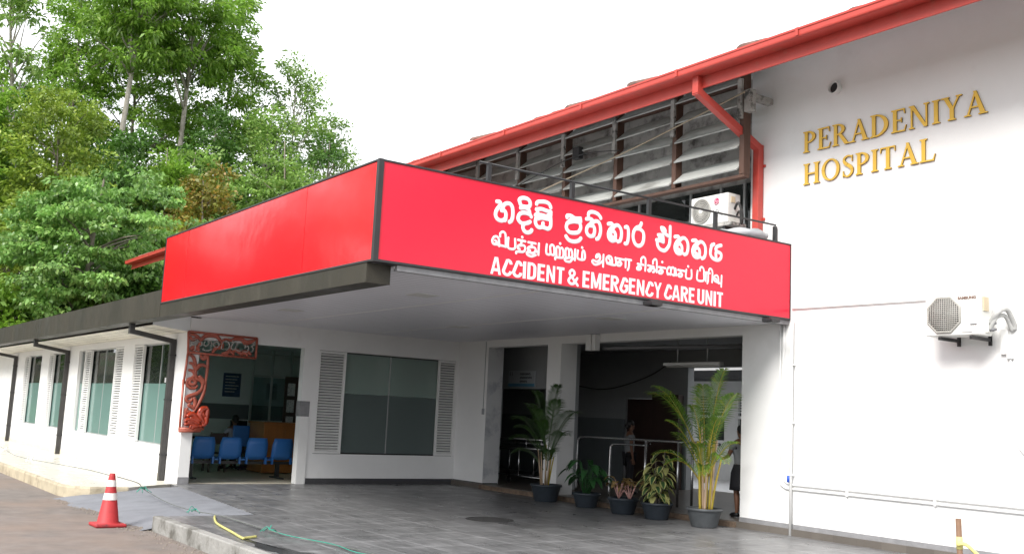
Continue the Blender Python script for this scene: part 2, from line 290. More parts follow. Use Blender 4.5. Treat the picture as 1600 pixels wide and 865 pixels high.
# ------------------------------------------------------------------ helpers
def V(*a): return Vector(a)
class MB:
    """collects shapes; build() links them as ONE mesh object"""
    def __init__(s): s.v = []; s.f = []; s.m = []; s.sm = []
    def add(s, vs, fs, mi=0, smooth=False):
        o = len(s.v); s.v += [tuple(p) for p in vs]
        for f in fs: s.f.append(tuple(o+i for i in f)); s.m.append(mi); s.sm.append(smooth)
        return s
    def box(s, x0, x1, y0, y1, z0, z1, mi=0):
        vs = [(x, y, z) for z in (z0, z1) for y in (y0, y1) for x in (x0, x1)]
        return s.add(vs, [(0, 2, 3, 1), (4, 5, 7, 6), (0, 1, 5, 4), (2, 6, 7, 3), (0, 4, 6, 2), (1, 3, 7, 5)], mi)
    def obox(s, c, sx, sy, sz, R=None, mi=0):
        R = R or Matrix.Identity(3); c = Vector(c)
        vs = [c+R @ Vector((x*sx/2, y*sy/2, z*sz/2)) for z in (-1, 1) for y in (-1, 1) for x in (-1, 1)]
        return s.add(vs, [(0, 2, 3, 1), (4, 5, 7, 6), (0, 1, 5, 4), (2, 6, 7, 3), (0, 4, 6, 2), (1, 3, 7, 5)], mi)
    def quad(s, a, b, c, d, mi=0): return s.add([a, b, c, d], [(0, 1, 2, 3)], mi)
    def poly(s, pts, h, axis='z', mi=0):
        """extruded polygon; pts 3-D, h a vector"""
        n = len(pts); h = Vector(h); top = [Vector(p)+h for p in pts]
        return s.add([Vector(p) for p in pts]+top, [tuple(range(n))[::-1], tuple(range(n, 2*n))]+[(i, (i+1) % n, n+(i+1) % n, n+i) for i in range(n)], mi)
    def tube(s, pts, r, n=8, mi=0, cap=True, smooth=True, flat=None):
        """swept tube; r number or list; flat=(normal, squash) flattens it"""
        P = [Vector(p) for p in pts]; m = len(P)
        rs = r if isinstance(r, (list, tuple)) else [r]*m
        T = []
        for i in range(m):
            d = P[min(i+1, m-1)]-P[max(i-1, 0)]
            T.append(d.normalized() if d.length > 1e-9 else Vector((0, 0, 1)))
        if flat: up = Vector(flat[0])
        else:
            up = Vector((0, 0, 1)) if abs(T[0].z) < .9 else Vector((1, 0, 0))
        vs = []
        for i in range(m):
            a = T[i].cross(up)
            if a.length < 1e-6: a = T[i].orthogonal()
            a.normalize(); b = a.cross(T[i]).normalized()
            if not flat: up = b
            for k in range(n):
                w = 2*math.pi*k/n
                q = a*math.cos(w)*rs[i]+b*math.sin(w)*(flat[1] if flat else rs[i])
                vs.append(P[i]+q)
        fs = [(i*n+k, i*n+(k+1) % n, (i+1)*n+(k+1) % n, (i+1)*n+k) for i in range(m-1) for k in range(n)]
        s.add(vs, fs, mi, smooth)
        if cap:
            o = len(s.v)-len(vs)
            for ring in (tuple(range(n))[::-1], tuple((m-1)*n+k for k in range(n))):
                s.f.append(tuple(o+i for i in ring)); s.m.append(mi); s.sm.append(False)
        return s
    def sqtube(s, pts, w, d=None, mi=0):
        """square-section pipe with mitred bends in the given path"""
        d = d or w
        for q_, (a, b) in enumerate(zip(pts[:-1], pts[1:])):
            a = Vector(a); b = Vector(b); w_ = w-.005*(q_ % 2); d_ = d-.005*(q_ % 2); t = (b-a); L = t.length; t.normalize()
            x = t.cross(Vector((1, 0, 0))) if abs(t.x) < .9 else t.cross(Vector((0, 0, 1)))
            x.normalize(); y = x.cross(t)
            R = Matrix((y, x, t)).transposed()
            s.obox((a+b)/2, w_, d_, L+min(w, d)*.90, R, mi)
        return s
    def lathe(s, prof, c=(0, 0, 0), n=20, mi=0, axis='Z', smooth=True, cap=True):
        vs = []
        for r, z in prof:
            for k in range(n):
                w = 2*math.pi*k/n; a, b = r*math.cos(w), r*math.sin(w)
                vs.append({'Z': (c[0]+a, c[1]+b, c[2]+z), 'Y': (c[0]+a, c[1]+z, c[2]+b), 'X': (c[0]+z, c[1]+a, c[2]+b)}[axis])
        m = len(prof)
        s.add(vs, [(i*n+k, i*n+(k+1) % n, (i+1)*n+(k+1) % n, (i+1)*n+k) for i in range(m-1) for k in range(n)], mi, smooth)
        if cap:
            o = len(s.v)-len(vs)
            for ring in (tuple(range(n))[::-1], tuple((m-1)*n+k for k in range(n))):
                s.f.append(tuple(o+i for i in ring)); s.m.append(mi); s.sm.append(False)
        return s
    def ball(s, c, rx, ry=None, rz=None, n=10, mi=0):
        ry = ry or rx; rz = rz or rx
        prof = [(math.sin(math.pi*i/n), -math.cos(math.pi*i/n)) for i in range(n+1)]; prof[0] = (.001, -1); prof[-1] = (.001, 1)
        vs = []; m = n+2
        for r, z in prof:
            for k in range(m):
                w = 2*math.pi*k/m; vs.append((c[0]+rx*r*math.cos(w), c[1]+ry*r*math.sin(w), c[2]+rz*z))
        return s.add(vs, [(i*m+k, i*m+(k+1) % m, (i+1)*m+(k+1) % m, (i+1)*m+k) for i in range(n) for k in range(m)], mi, True)
    def build(s, name, mats, parent=None, base=None, bevel=0.0, seg=2):
        me = bpy.data.meshes.new(name)
        off = Vector((0, 0, 0))
        if parent is not None:
            r = parent
            while r.parent: r = r.parent
            off = r.location.copy()
        elif base is not None: off = Vector(base)
        me.from_pydata([tuple(Vector(p)-off) for p in s.v], [], s.f)
        if not isinstance(mats, (list, tuple)): mats = [mats]
        for m in mats: me.materials.append(M_[m] if isinstance(m, str) else m)
        me.polygons.foreach_set('material_index', s.m); me.polygons.foreach_set('use_smooth', s.sm)
        bm = bmesh.new(); bm.from_mesh(me); bmesh.ops.recalc_face_normals(bm, faces=bm.faces); bm.to_mesh(me); bm.free()
        me.update()
        o = bpy.data.objects.new(name, me); COL.objects.link(o)
        if parent is not None: o.parent = parent
        elif base is not None: o.location = off
        if bevel:
            b = o.modifiers.new('bevel', 'BEVEL'); b.width = bevel; b.segments = seg; b.limit_method = 'ANGLE'; b.angle_limit = rad(40)
        return o
def thing(name, label, cat, loc, group=None):
    o = bpy.data.objects.new(name, None); COL.objects.link(o); o.location = loc; o.empty_display_size = .1
    o['label'] = label; o['category'] = cat
    if group: o['group'] = group
    return o
def tag(o, label, cat, group=None):
    o['label'] = label; o['category'] = cat
    if group: o['group'] = group
    return o
def struct(name, mb, m, kind='structure'):
    o = mb.build(name, m); o['kind'] = kind; return o
def copy_thing(o, loc, rz=0.0, scale=1.0, label=None):
    c = o.copy(); COL.objects.link(c); c.location = loc; c.rotation_euler = (0, 0, rz); c.scale = (scale,)*3
    if label: c['label'] = label
    for ch in o.children:
        d = ch.copy(); COL.objects.link(d); d.parent = c
        for g in ch.children:
            e = g.copy(); COL.objects.link(e); e.parent = d
    return c
def smooth_path(pts, k=5):
    """Catmull-Rom through the points"""
    P = [Vector(p) for p in pts]; n = len(P); out = []
    if n < 3:
        return P
    for i in range(n-1):
        p0 = P[max(i-1, 0)]; p1 = P[i]; p2 = P[i+1]; p3 = P[min(i+2, n-1)]
        for j in range(k):
            t = j/k
            out.append(.5*((2*p1)+(p2-p0)*t+(2*p0-5*p1+4*p2-p3)*t*t+(3*p1-p0-3*p2+p3)*t**3))
    out.append(P[-1]); return out
def wall_sheet(mb, plane, at, depth, u0, u1, w0, w1, holes, mi=0):
    """a wall with real openings. plane 'x': wall in the y-z plane at x=at..at+depth; 'y': in x-z at y=at..at+depth"""
    us = sorted({u0, u1}|{h[0] for h in holes}|{h[1] for h in holes}); ws = sorted({w0, w1}|{h[2] for h in holes}|{h[3] for h in holes})
    us = [u for u in us if u0 <= u <= u1]; ws = [w for w in ws if w0 <= w <= w1]
    def solid(i, j):
        if i < 0 or j < 0 or i >= len(us)-1 or j >= len(ws)-1: return False
        u = (us[i]+us[i+1])/2; w = (ws[j]+ws[j+1])/2
        return not any(h[0] < u < h[1] and h[2] < w < h[3] for h in holes)
    def P(u, w, d): return (d, u, w) if plane == 'x' else (u, d, w)
    a, b = at, at+depth
    for i in range(len(us)-1):
        for j in range(len(ws)-1):
            if not solid(i, j): continue
            x0, x1, z0, z1 = us[i], us[i+1], ws[j], ws[j+1]
            mb.quad(P(x0, z0, a), P(x1, z0, a), P(x1, z1, a), P(x0, z1, a), mi); mb.quad(P(x0, z0, b), P(x1, z0, b), P(x1, z1, b), P(x0, z1, b), mi)
            if not solid(i-1, j): mb.quad(P(x0, z0, a), P(x0, z0, b), P(x0, z1, b), P(x0, z1, a), mi)
            if not solid(i+1, j): mb.quad(P(x1, z0, a), P(x1, z0, b), P(x1, z1, b), P(x1, z1, a), mi)
            if not solid(i, j-1): mb.quad(P(x0, z0, a), P(x1, z0, a), P(x1, z0, b), P(x0, z0, b), mi)
            if not solid(i, j+1): mb.quad(P(x0, z1, a), P(x1, z1, a), P(x1, z1, b), P(x0, z1, b), mi)
    return mb
def text_mesh(body, size, offset=0.0, extrude=.003, sx=1.0, width=None):
    """text outlines as (verts, faces) in x-z, baseline at z=0, starting at x=0, front towards -y"""
    cu = bpy.data.curves.new('lettering', 'FONT'); cu.body = body; cu.size = size; cu.offset = offset; cu.extrude = extrude
    ob = bpy.data.objects.new('lettering', cu); COL.objects.link(ob)
    dg = bpy.context.evaluated_depsgraph_get(); me = bpy.data.meshes.new_from_object(ob.evaluated_get(dg))
    vs = [Vector((v.co.x, -v.co.z, v.co.y)) for v in me.vertices]; fs = [tuple(p.vertices) for p in me.polygons]
    bpy.data.objects.remove(ob); bpy.data.curves.remove(cu); bpy.data.meshes.remove(me)
    x0 = min(v.x for v in vs); x1 = max(v.x for v in vs)
    k = width/(x1-x0) if width else sx
    for v in vs: v.x = (v.x-x0)*k
    return vs, fs
SINHALA=[[(7.159,4.299),(7.204,4.3),(7.218,4.269),(7.186,4.225),(7.154,4.173),(7.15,4.116),(7.189,4.07),(7.257,4.067),(7.306,4.103)],
[(7.237,4.195),(7.285,4.196),(7.308,4.161),(7.306,4.098),(7.295,4.075)],
[(7.254,4.226),(7.273,4.276),(7.325,4.302),(7.377,4.294),(7.409,4.245),(7.416,4.157),(7.401,4.092),(7.368,4.065)],
[(7.518,4.347),(7.508,4.379),(7.549,4.408),(7.62,4.414),(7.674,4.388),(7.684,4.337),(7.652,4.307),(7.568,4.3),(7.532,4.317),(7.518,4.352)],
[(7.535,4.276),(7.614,4.288),(7.667,4.27),(7.683,4.225)],
[(7.69,4.21),(7.618,4.222),(7.541,4.205),(7.505,4.16),(7.508,4.113),(7.562,4.077),(7.638,4.089),(7.695,4.115)],
[(7.6,4.074),(7.584,4.03),(7.605,3.986),(7.652,3.968),(7.709,3.987),(7.727,4.011)],
[(7.69,4.21),(7.711,4.187)],
[(7.79,4.368),(7.804,4.396),(7.87,4.413),(7.942,4.418),(8.001,4.399),(8.026,4.359)],
[(7.79,4.297),(7.875,4.314),(7.949,4.304),(8.029,4.3)],
[(7.803,4.297),(7.812,4.25),(7.777,4.218)],
[(7.777,4.218),(7.879,4.234),(7.953,4.229),(8.031,4.263)],
[(8.029,4.3),(8.028,4.252)],
[(7.814,4.218),(7.784,4.161),(7.79,4.103),(7.836,4.065),(7.901,4.077),(7.948,4.071),(7.995,4.067),(8.033,4.107),(8.035,4.183),(8.025,4.246)],
[(7.797,4.173),(7.894,4.198),(8.015,4.196)],
[(7.909,4.131),(7.908,4.089)],
[(8.309,4.268),(8.311,4.295),(8.377,4.3),(8.447,4.278),(8.533,4.289)],
[(8.537,4.292),(8.544,4.249)],
[(8.377,4.289),(8.379,4.251),(8.313,4.192)],
[(8.436,4.233),(8.519,4.229),(8.548,4.167),(8.512,4.101),(8.436,4.077),(8.353,4.078),(8.303,4.125),(8.314,4.187),(8.381,4.222),(8.436,4.233)],
[(8.675,4.358),(8.688,4.395),(8.751,4.412),(8.83,4.402),(8.885,4.368),(8.895,4.349)],
[(8.643,4.299),(8.713,4.31),(8.75,4.291),(8.716,4.242),(8.662,4.189),(8.654,4.122),(8.703,4.074),(8.774,4.084)],
[(8.717,4.218),(8.775,4.215),(8.794,4.159),(8.783,4.096)],
[(8.751,4.264),(8.807,4.294),(8.865,4.286),(8.898,4.224),(8.899,4.141),(8.87,4.07),(8.837,4.051)],
[(8.302,4.014),(8.352,3.969),(8.435,3.959),(8.518,3.982),(8.558,4.02)],
[(9.036,4.29),(9.098,4.302),(9.12,4.266),(9.068,4.216),(9.044,4.145),(9.067,4.083),(9.119,4.064),(9.184,4.086)],
[(9.068,4.132),(9.094,4.186),(9.135,4.201),(9.168,4.174),(9.174,4.124),(9.158,4.077)],
[(9.118,4.122),(9.12,4.077)],
[(9.116,4.232),(9.164,4.286),(9.222,4.293),(9.272,4.246),(9.284,4.168),(9.265,4.092),(9.222,4.067)],
[(10.315,4.292),(10.384,4.306),(10.409,4.268),(10.35,4.215),(10.322,4.14),(10.347,4.075),(10.404,4.054),(10.477,4.078)],
[(10.348,4.126),(10.379,4.183),(10.424,4.199),(10.461,4.171),(10.466,4.118),(10.448,4.068)],
[(10.404,4.116),(10.406,4.069)],
[(10.403,4.231),(10.457,4.289),(10.522,4.296),(10.577,4.246),(10.589,4.164),(10.567,4.084),(10.519,4.058)],
[(10.676,4.286),(10.748,4.3),(10.772,4.261),(10.712,4.207),(10.683,4.132),(10.708,4.066),(10.768,4.045),(10.842,4.069)],
[(10.71,4.117),(10.742,4.175),(10.788,4.191),(10.826,4.163),(10.831,4.11),(10.812,4.059)],
[(10.767,4.107),(10.769,4.059)],
[(10.767,4.224),(10.822,4.283),(10.889,4.289),(10.945,4.239),(10.958,4.156),(10.935,4.075),(10.885,4.048)],
[(9.349,4.289),(9.39,4.299),(9.41,4.243),(9.411,4.141),(9.393,4.072),(9.355,4.058)],
[(9.653,4.392),(9.628,4.344),(9.553,4.308),(9.51,4.241),(9.507,4.154),(9.55,4.08),(9.621,4.062),(9.686,4.108),(9.707,4.194),(9.692,4.267),(9.629,4.304),(9.568,4.301)],
[(10.044,4.385),(10.095,4.384),(10.125,4.353)],
[(10.218,4.426),(10.22,4.279),(10.207,4.159),(10.126,4.066),(10.031,4.07),(9.981,4.117),(9.968,4.171)],
[(9.985,4.271),(10.064,4.278),(10.084,4.238),(10.087,4.184)],
[(9.952,4.194),(10.023,4.195),(10.087,4.184)],
[(10.044,4.38),(10.068,4.339),(10.154,4.293),(10.219,4.279)],
[(10.029,4.24),(9.988,4.199)],
[(11.091,4.281),(11.067,4.205),(11.064,4.132),(11.117,4.078),(11.218,4.065),(11.286,4.106),(11.288,4.171),(11.214,4.191),(11.172,4.225),(11.208,4.273),(11.289,4.299)],
[(11.074,4.261),(11.133,4.297)],
[(11.177,4.171),(11.182,4.099)]]
TAMIL=[[(7.162,3.797),(7.188,3.775),(7.165,3.746),(7.129,3.757),(7.118,3.796),(7.141,3.838),(7.183,3.849),(7.216,3.82),(7.227,3.734)],
[(7.139,3.753),(7.333,3.738)],
[(7.235,3.859),(7.236,3.898),(7.272,3.923),(7.311,3.906),(7.323,3.846),(7.33,3.738)],
[(7.364,3.86),(7.368,3.732),(7.472,3.736),(7.469,3.858)],
[(7.517,3.852),(7.632,3.849)],
[(7.572,3.849),(7.567,3.801),(7.525,3.778),(7.519,3.746),(7.549,3.736)],
[(7.534,3.779),(7.61,3.792),(7.638,3.756),(7.608,3.71),(7.506,3.699),(7.495,3.677)],
[(7.684,3.846),(7.802,3.844)],
[(7.74,3.846),(7.735,3.8),(7.689,3.779),(7.686,3.747),(7.716,3.743)],
[(7.701,3.781),(7.778,3.791),(7.807,3.755),(7.766,3.713),(7.672,3.714),(7.677,3.683),(7.74,3.667),(7.81,3.694)],
[(7.856,3.852),(7.855,3.703)],
[(7.807,3.739),(7.853,3.738)],
[(7.986,3.859),(7.985,3.742),(8.052,3.74),(8.044,3.835),(8.075,3.864),(8.108,3.841),(8.114,3.737),(8.052,3.74)],
[(8.153,3.737),(8.148,3.831),(8.181,3.854),(8.207,3.814),(8.207,3.744)],
[(8.205,3.825),(8.242,3.846),(8.267,3.806),(8.268,3.733),(8.229,3.712),(8.141,3.709),(8.136,3.681)],
[(8.309,3.745),(8.304,3.831),(8.337,3.853),(8.362,3.819),(8.363,3.752)],
[(8.361,3.827),(8.393,3.848),(8.418,3.805),(8.412,3.744),(8.299,3.713),(8.312,3.68),(8.381,3.678),(8.417,3.712)],
[(8.468,3.855),(8.468,3.711)],
[(8.417,3.726),(8.469,3.724)],
[(8.517,3.848),(8.518,3.742),(8.634,3.744),(8.634,3.839),(8.601,3.853),(8.592,3.751)],
[(8.879,3.819),(8.84,3.792),(8.85,3.834),(8.9,3.841),(8.91,3.781),(8.854,3.741),(8.785,3.752),(8.778,3.72),(8.828,3.696),(8.898,3.719),(8.968,3.767)],
[(8.971,3.85),(8.969,3.687)],
[(9.067,3.813),(9.098,3.778),(9.063,3.743),(9.033,3.758),(9.024,3.807),(9.059,3.843),(9.107,3.838),(9.129,3.798),(9.132,3.737)],
[(9.041,3.74),(9.195,3.737),(9.186,3.839)],
[(9.213,3.832),(9.344,3.83)],
[(9.28,3.829),(9.267,3.785),(9.225,3.768),(9.226,3.738),(9.273,3.738),(9.301,3.778),(9.237,3.784)],
[(9.376,3.839),(9.378,3.727)],
[(9.373,3.841),(9.481,3.841)],
[(9.444,3.833),(9.44,3.737),(9.42,3.695)],
[(9.604,3.805),(9.714,3.803)],
[(9.653,3.803),(9.636,3.767),(9.598,3.751),(9.599,3.728),(9.649,3.728),(9.674,3.763),(9.613,3.769)],
[(9.671,3.834),(9.669,3.882),(9.706,3.916),(9.745,3.898),(9.755,3.845),(9.752,3.727)],
[(9.803,3.807),(9.915,3.801)],
[(9.862,3.806),(9.851,3.765),(9.809,3.746),(9.822,3.724),(9.86,3.741)],
[(9.836,3.765),(9.926,3.772),(9.933,3.738),(9.903,3.723)],
[(9.895,3.845),(9.901,3.888),(9.939,3.914),(9.968,3.883),(9.974,3.731)],
[(10.013,3.81),(10.143,3.81)],
[(10.066,3.809),(10.054,3.769),(10.016,3.748),(10.025,3.723),(10.075,3.729),(10.096,3.766),(10.039,3.767)],
[(10.214,3.74),(10.191,3.725),(10.178,3.782),(10.208,3.83),(10.246,3.825),(10.254,3.779),(10.25,3.73),(10.214,3.74)],
[(10.254,3.791),(10.272,3.834),(10.307,3.835),(10.328,3.8),(10.324,3.729),(10.286,3.734)],
[(10.324,3.811),(10.347,3.828),(10.359,3.731)],
[(10.396,3.816),(10.538,3.814)],
[(10.453,3.815),(10.439,3.769),(10.4,3.748),(10.416,3.723),(10.466,3.729),(10.481,3.766),(10.422,3.767)],
[(10.567,3.841),(10.563,3.723),(10.67,3.728),(10.671,3.848)],
[(10.799,3.852),(10.794,3.72),(10.929,3.724),(10.93,3.838)],
[(10.849,3.864),(10.851,3.9),(10.889,3.919),(10.925,3.891),(10.934,3.838)],
[(10.976,3.849),(10.974,3.721)],
[(10.972,3.851),(11.056,3.847)],
[(11.023,3.837),(11.022,3.729),(11.006,3.691)],
[(11.029,3.874),(11.047,3.91),(11.084,3.911),(11.112,3.86),(11.107,3.718)],
[(11.182,3.784),(11.205,3.762),(11.172,3.739),(11.143,3.765),(11.152,3.81),(11.193,3.831),(11.233,3.812),(11.245,3.718)],
[(11.167,3.738),(11.305,3.719)],
[(11.311,3.841),(11.306,3.675)]]
TAMIL_DOTS=[(7.582,3.898),(8.208,3.901),(8.587,3.898),(10.078,3.891),(10.601,3.893)]
CARVE_FRAME=[[(6.484,2.97),(7.912,2.949),(7.909,2.539),(6.511,2.558),(6.484,2.97)],
[(6.511,2.558),(6.478,1.926)],
[(6.472,2.022),(6.481,1.042)]]
CARVE_SCROLL=[[(6.5,2.919),(6.642,2.903),(6.748,2.827),(6.826,2.904),(6.953,2.929),(7.07,2.911),(7.164,2.833),(7.247,2.883)],
[(6.748,2.827),(6.704,2.684),(6.601,2.578)],
[(7.164,2.833),(7.188,2.722),(7.061,2.683),(6.999,2.58)],
[(7.247,2.883),(7.366,2.864),(7.452,2.9),(7.586,2.896),(7.693,2.862),(7.825,2.902)],
[(7.377,2.736),(7.301,2.602),(7.186,2.58)],
[(7.587,2.882),(7.667,2.817),(7.784,2.855),(7.869,2.92)],
[(7.39,2.595),(7.486,2.673),(7.61,2.611),(7.725,2.663),(7.806,2.597)],
[(7.243,2.598),(7.371,2.636),(7.451,2.571)],
[(7.597,2.596),(7.666,2.658),(7.734,2.563)],
[(6.517,2.878),(6.579,2.814),(6.674,2.863)],
[(6.556,2.603),(6.634,2.678),(6.74,2.603)],
[(6.528,2.531),(6.625,2.469),(6.67,2.36),(6.701,2.251)],
[(6.551,2.352),(6.637,2.33),(6.702,2.237),(6.752,2.31),(6.835,2.33),(6.91,2.293)],
[(6.917,2.525),(6.926,2.266),(6.912,1.951)],
[(6.761,2.52),(6.824,2.455),(6.897,2.516),(6.82,2.497)],
[(6.55,2.214),(6.65,2.192),(6.685,2.111),(6.606,2.051)],
[(6.702,2.237),(6.699,2.112),(6.763,2.033),(6.859,2.066)],
[(6.622,2.038),(6.585,1.981),(6.603,1.933)],
[(6.769,2.116),(6.864,2.011),(6.883,1.949)],
[(6.662,2.033),(6.604,2.015),(6.611,1.943),(6.685,1.933),(6.71,1.992),(6.646,2.04),(6.574,2.028),(6.536,1.953),(6.603,1.87),(6.707,1.861),(6.76,1.922)],
[(6.75,2.038),(6.844,1.985),(6.855,1.869),(6.76,1.762),(6.604,1.696),(6.557,1.65),(6.598,1.594),(6.656,1.611),(6.68,1.67)],
[(6.918,2.078),(6.913,1.887),(6.87,1.694),(6.784,1.501),(6.707,1.367)],
[(6.708,1.686),(6.746,1.586),(6.726,1.484)],
[(6.645,1.567),(6.62,1.523),(6.681,1.496),(6.729,1.455)],
[(6.594,1.478),(6.586,1.406),(6.675,1.395)],
[(6.552,1.462),(6.574,1.376),(6.554,1.275)]]
CARVE_LET=[[(6.565,2.812),(6.635,2.825),(6.672,2.8),(6.639,2.777),(6.563,2.756),(6.553,2.721),(6.603,2.704),(6.629,2.734),(6.639,2.616),(6.612,2.607)],
[(6.653,2.778),(6.659,2.708)],
[(6.702,2.782),(6.759,2.779),(6.758,2.709),(6.71,2.698)],
[(6.836,2.799),(6.804,2.755),(6.83,2.708),(6.885,2.726),(6.91,2.77),(6.885,2.804),(6.935,2.815),(6.961,2.76),(6.952,2.703)],
[(6.806,2.657),(6.801,2.628),(6.866,2.619),(6.951,2.633),(6.954,2.682)],
[(7.055,2.754),(7.025,2.765),(7.036,2.802),(7.095,2.792),(7.115,2.737),(7.06,2.697),(6.999,2.735),(7.001,2.792)],
[(7.172,2.749),(7.171,2.678),(7.222,2.675)],
[(7.17,2.763),(7.209,2.823),(7.297,2.816),(7.332,2.747),(7.295,2.673),(7.237,2.669)],
[(7.355,2.82),(7.428,2.826),(7.457,2.843)],
[(7.387,2.88),(7.4,2.81),(7.365,2.707),(7.441,2.684),(7.464,2.757)],
[(7.508,2.761),(7.477,2.773),(7.482,2.802),(7.52,2.791)],
[(7.465,2.743),(7.477,2.687),(7.546,2.664),(7.603,2.697)],
[(7.625,2.784),(7.669,2.788),(7.66,2.73),(7.715,2.777),(7.735,2.721),(7.71,2.662),(7.621,2.662)],
[(7.845,2.845),(7.877,2.826),(7.841,2.802),(7.799,2.769),(7.831,2.743),(7.829,2.678),(7.8,2.661)]]
CARVE_SWAN=[[(6.987,1.473),(6.95,1.472),(6.892,1.455),(6.859,1.402),(6.845,1.315),(6.887,1.258),(6.931,1.187),(6.914,1.128)],
[(6.987,1.473),(6.987,1.393),(6.974,1.29),(6.974,1.203),(6.921,1.129)],
[(6.793,1.4),(6.829,1.408)],
[(6.581,1.304),(6.694,1.352),(6.806,1.255),(6.868,1.228)],
[(6.545,1.217),(6.644,1.249),(6.752,1.195),(6.857,1.184)],
[(6.552,1.145),(6.666,1.178),(6.772,1.138),(6.906,1.128)],
[(6.642,1.278),(6.763,1.239),(6.841,1.198)],
[(6.606,1.19),(6.707,1.208),(6.815,1.154)],
[(6.66,1.077),(6.684,1.135),(6.733,1.079)],
[(6.705,1.064),(6.744,1.123),(6.819,1.111)],
[(6.911,1.404),(6.9,1.36),(6.964,1.319)]]
CARVE_BASE=[[(6.465,1.056),(6.94,1.078)],
[(6.468,1.025),(6.885,1.038)]]
# ================================================================== ground and paving
D = 12.9          # main wall front face (y); porch return wall at x = XB; low ward front face y = YL
XB, YL, XF, YS = -20.1, 6.53, -10.47, 5.46
mb = MB(); mb.quad((-900, -900, -.26), (900, -900, -.26), (900, 900, -.26), (-900, 900, -.26)); struct('ground', mb, 'earth')
mb = MB(); mb.quad((-54, -11, -.2), (14, -11, -.2), (14, 5.2, -.2), (-54, 5.2, -.2)); struct('road', mb, 'roadm')
# far verge over the road
# porch slab with kerb; the ramp cuts its left corner
mb = MB()
pp = [(-14.52, 4.60), (9, 4.60), (9, 12.9), (-20.1, 12.9), (-20.1, 6.42), (-14.52, 5.95)]
mb.poly([(x, y, -.25) for x, y in pp], (0, 0, .25)); struct('porch_floor', mb, 'porch')
mb = MB(); mb.box(-14.60, 9, 4.45, 4.597, -.26, .004); o = struct('kerb', mb, 'kerb'); b = o.modifiers.new('bevel', 'BEVEL'); b.width = .018; b.segments = 3
mb = MB()
xs = [-19.42+i*(4.82/12) for i in range(13)]
rows = []
for j in range(9):
    t = j/8; row = []
    for i, x in enumerate(xs):
        s = i/12; y0 = 4.10+.30*math.sin(s*3.0)*(.5)+.12*math.sin(s*17); y1 = 6.36-.44*s
        if s > .9: y0 += .25
        y = y0+(y1-y0)*t; z = -.205+.204*(1-(1-t)**1.5)
        row.append((x, y, z))
    rows.append(row)
vs = [p for r in rows for p in r]
mb.add(vs, [(j*13+i, j*13+i+1, (j+1)*13+i+1, (j+1)*13+i) for j in range(8) for i in range(12)], 0, True)
struct('ramp', mb, 'ramp')
# low ward walkway
mb = MB()
wp = [(-60, 4.36), (-20.0, 4.36), (-19.62, 4.45), (-19.36, 4.75), (-19.30, 5.4), (-20.1, 6.42), (-20.1, 6.53), (-60, 6.53)]
mb.poly([(x, y, -.25) for x, y in wp], (0, 0, .252)); o = struct('walkway', mb, ['walk'])
mb = MB()
kp = [(-60, 4.36), (-20.0, 4.36), (-19.62, 4.45), (-19.36, 4.75), (-19.30, 5.4)]
mb.add([(x, y-.006 if i < 3 else y, z) for i, (x, y) in enumerate(kp) for z in (-.25, -.02)], [(2*i, 2*i+2, 2*i+3, 2*i+1) for i in range(4)])
vs = []
for (x, y), (nx, ny) in zip(kp, [(0, -1), (.2, -1), (.7, -.7), (1, -.2), (1, 0)]):
    for o_, z in ((.008, -.25), (.010, -.03), (.0, .006), (-.06, .006)): vs.append((x+nx*o_, y+ny*o_, z))
mb = MB().add(vs, [(4*i+k, 4*i+4+k, 4*i+5+k, 4*i+1+k) for i in range(4) for k in range(3)]); struct('walkway_kerb', mb, 'kerbcream')
# hill behind the buildings
mb = MB(); N = 40; vs = []
def hill_z(x, y):
    r = max(0.0, -x-46)
    return -.25+min(r*.09, 7)+.5*math.sin(x*.13+y*.17)*min(1, r/10)
for i in range(N+1):
    for j in range(N+1):
        x = -46-i*3.2; y = -45+j*3.6; vs.append((x, y, hill_z(x, y)))
mb.add(vs, [(i*(N+1)+j, i*(N+1)+j+1, (i+1)*(N+1)+j+1, (i+1)*(N+1)+j) for i in range(N) for j in range(N)], 0, True); struct('hill', mb, 'earth')

# ================================================================== main building
mainb = thing('hospital_building', 'large white two storey building with red oxide eaves behind the canopy', 'building', (-12, 13, 0))
mb = MB()
EAVE_Y, EAVE_Z = 11.4, 6.92
holes = [(-18.9, -16.72, 0, 3.12), (-16.27, -11.45, 0, 3.12), (-43, -11.32, 4.75, 7.6)]
wall_sheet(mb, 'y', D, .24, -43.2, 8, 0, 7.9, holes)
mb.build('wall', 'wall', mainb)
mb = MB(); mb.box(-16.717, -16.273, D+.02, 13.32, 0, 3.6); mb.build('column', 'wall', mainb)
mb = MB(); mb.box(-19.3, -18.903, D+.245, 13.32, 0, 3.6); mb.box(-18.903, -18.897, D+.004, 13.32, 0, 3.115); mb.build('column', 'wall_old', mainb)
mb = MB(); mb.box(-11.447, -6-.0, D-.02, D-.001, 0, .17); mb.box(-6, 8, D-.02, D-.001, 0, .17); mb.build('skirting', 'skirt_grey', mainb)
mb = MB(); mb.box(-20.09, -18.9, D-.014, D-.001, 0, .12); mb.box(-18.9, -18.88, D, 13.3, 0, .12); mb.build('skirting', 'skirt', mainb)
mb = MB(); mb.box(-16.74, -16.25, D-.012, D-.001, .0, .11); mb.build('skirting', 'skirt', mainb)
